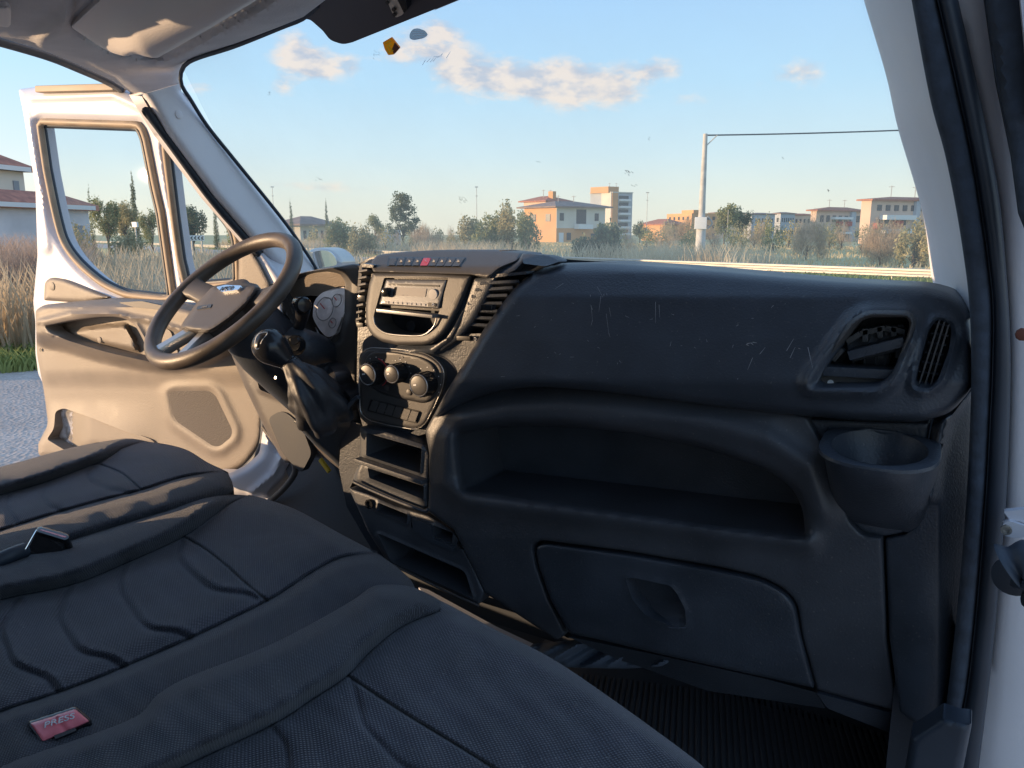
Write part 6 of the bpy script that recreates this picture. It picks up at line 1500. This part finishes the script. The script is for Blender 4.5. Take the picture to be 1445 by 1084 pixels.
# outer passenger seat
silp = catmull([(-60, 1110), (40, 1066), (133, 1034), (195, 1008), (221, 980), (266, 954), (376, 911), (487, 853), (523, 829), (545, 825), (577, 827), (604, 838), (640, 857), (700, 889), (780, 930), (860, 984), (920, 1027), (962, 1058), (995, 1085), (1020, 1120), (1000, 1240), (300, 1330), (-60, 1330)], True, 5)
lp = C_([(200, 1110), (283, 1071), (385, 1023), (440, 988), (491, 954), (522, 921), (567, 885), (620, 863)]); cpz = C_([(491, 954), (560, 1000), (640, 1049), (720, 1100), (800, 1160)])
qp = [([(384, 1026), (403, 1054), (406, 1090), (400, 1130)], 4.8, .0045), ([(497, 962), (506, 995), (514, 1023), (540, 1053), (571, 1082), (640, 1110)], 4.8, .0045)]
def h_pas(U, V):
    dl = pdist(U, V, lp); ins = inside(U, V, np.vstack([lp, [(1100, 900), (1100, 1400), (200, 1400)]])); k = np.clip((680 - U) / 150, 0, 1)
    return .034 + np.where(ins, .004 * sst(dl / 25), .030 * sst(dl / 22) * k)
cen_p = np.vstack([[p for p in lp if p[0] < 490], cpz, [(500, 1260), (200, 1200)]])
fro_p = np.vstack([cpz, [(800, 1240), (1000, 1240)], catmull([(1020, 1120), (995, 1085), (962, 1058), (920, 1027), (860, 984), (780, 930), (700, 889), (640, 857), (622, 848)], False, 5), [p for p in lp[::-1] if p[0] > 492]])
lb_p = np.vstack([lp, catmull([(622, 848), (604, 838), (577, 827), (545, 825), (523, 829), (487, 853), (376, 911), (266, 954), (221, 980), (195, 1008), (133, 1034), (40, 1066), (-60, 1110)], False, 5), [(-60, 1250), (200, 1200)]])
pas, _, _ = seat('passenger_seat', 'dark outer passenger seat cushion nearest the camera', 0.0, silp,
     [('seat_centre', cen_p, 'fabricc', 8, .05), ('seat_front', fro_p, 'fabricc', 8, .10), ('side_bolster', lb_p, 'fabric', 8, .05)],
     [(lp, 2.2, .007), (cpz, 2.2, .007)] + qp, h_pas, 'van seats', (-.55, .5, .8))
for t, x, y in ((drv, -1.50, .36), (mid, -1.02, .13), (pas, -.52, -.06)):  # unseen backrests; the driver's set forward to keep sun off the airbag panel
    ls_ = []
    for z, yy, w in ((1.2, 0, .22), (1.45, -.05, .24), (1.8, -.16, .23), (1.95, -.21, .19)):
        ls_.append([np.array([x + w * a, y + yy + d, z]) for a, d in ((-1, 0), (-.8, .07), (0, .05), (.8, .07), (1, 0), (.9, -.06), (-.9, -.06))])
    loft('backrest', ls_, M['fabric'], t, closed=True)
    box('headrest', (x, y - .25, 2.05), (.13, .05, .09), M['fabric'], t, bevel=.035)
    box('seat_base', (x - .02, y + .30, .98), (.20, .22, .20), M['dash'], t, bevel=.03)
# buckles
PBK = [None]
def buckle(label, top, h, side, m, hh=.045, grp='seat belt buckles', tilt=(.1, -.22, .97)):
    z = 1.30 + h; c_b = Plane((0, 0, z), (0, 0, 1)).at(*np.mean(np.array(top)[:, :2], 0)); Pz = Plane(c_b, tilt); PBK[0] = Pz; q = rp(top, 3); t = thing('seat_belt_buckle', label, 'buckle', tuple(Pz.at(*np.mean(np.array(top)[:, :2], 0))), grp)
    relief('buckle_body', offset(q, 3.5), Pz, lambda U, V: edge(sd(U, V, offset(q, 3.5)), 2, .003), mat=M['gloss'], parent=t, step=5, back=hh)
    relief('release_button', q, Pz, lambda U, V: .003 + edge(sd(U, V, q), 3, .003) - .002 * np.exp(-(pdist(U, V, [np.mean(np.array(top)[:2, :2], 0), np.mean(np.array(top)[2:, :2], 0)]) / 5) ** 2), mat=M[m], parent=t, step=4, back=.004, insets=(1,)); return t
bk1 = buckle('red buckle button in the gap between middle and outer passenger seat, nearest the camera', [(42, 1021), (106, 1000), (127, 1018), (60, 1047)], .015, 0, 'buckle')
PB = Plane(PBK[0].p + PBK[0].n * .0042, PBK[0].n); relief('tongue_slot', rp([(76, 1038), (106, 1027), (108, 1031), (78, 1043)], 1), PB, 0, mat=M['black'], parent=bk1, step=4, back=.002, insets=())
text('lettering', 'PRESS', PB.at(84, 1017), PB.at(105, 1010) - PB.at(62, 1024), PB.at(84, 1005) - PB.at(84, 1025), .011, M['white'], bk1)
bk2 = buckle('dark buckle with a thin red top between driver and middle seat', [(53, 748), (58, 746), (96, 757), (92, 760)], .03, 0, 'buckle')
relief('buckle_face', rp([(52, 750), (92, 762), (84, 785), (38, 778)], 3), Plane(Plane((0, 0, 1.325), (0, 0, 1)).at(70, 756, 0), (.2, -1, .6)), 0, mat=M['gloss'], parent=bk2, step=5, back=.01)
tube('chrome_edge', polyline3([(36, 776), (52, 748), (57, 745)], lambda a, b: Plane((0, 0, 1.325), (0, 0, 1)).at(a, b, .004), 8), .0014, M['chrome'], bk2, 6)
tube('belt_stalk', [Plane((0, 0, 1.30), (0, 0, 1)).at(-20, 800), Plane((0, 0, 1.31), (0, 0, 1)).at(14, 784), Plane((0, 0, 1.31), (0, 0, 1)).at(36, 776)], .012, M['rubber'], bk2, 10, 4)
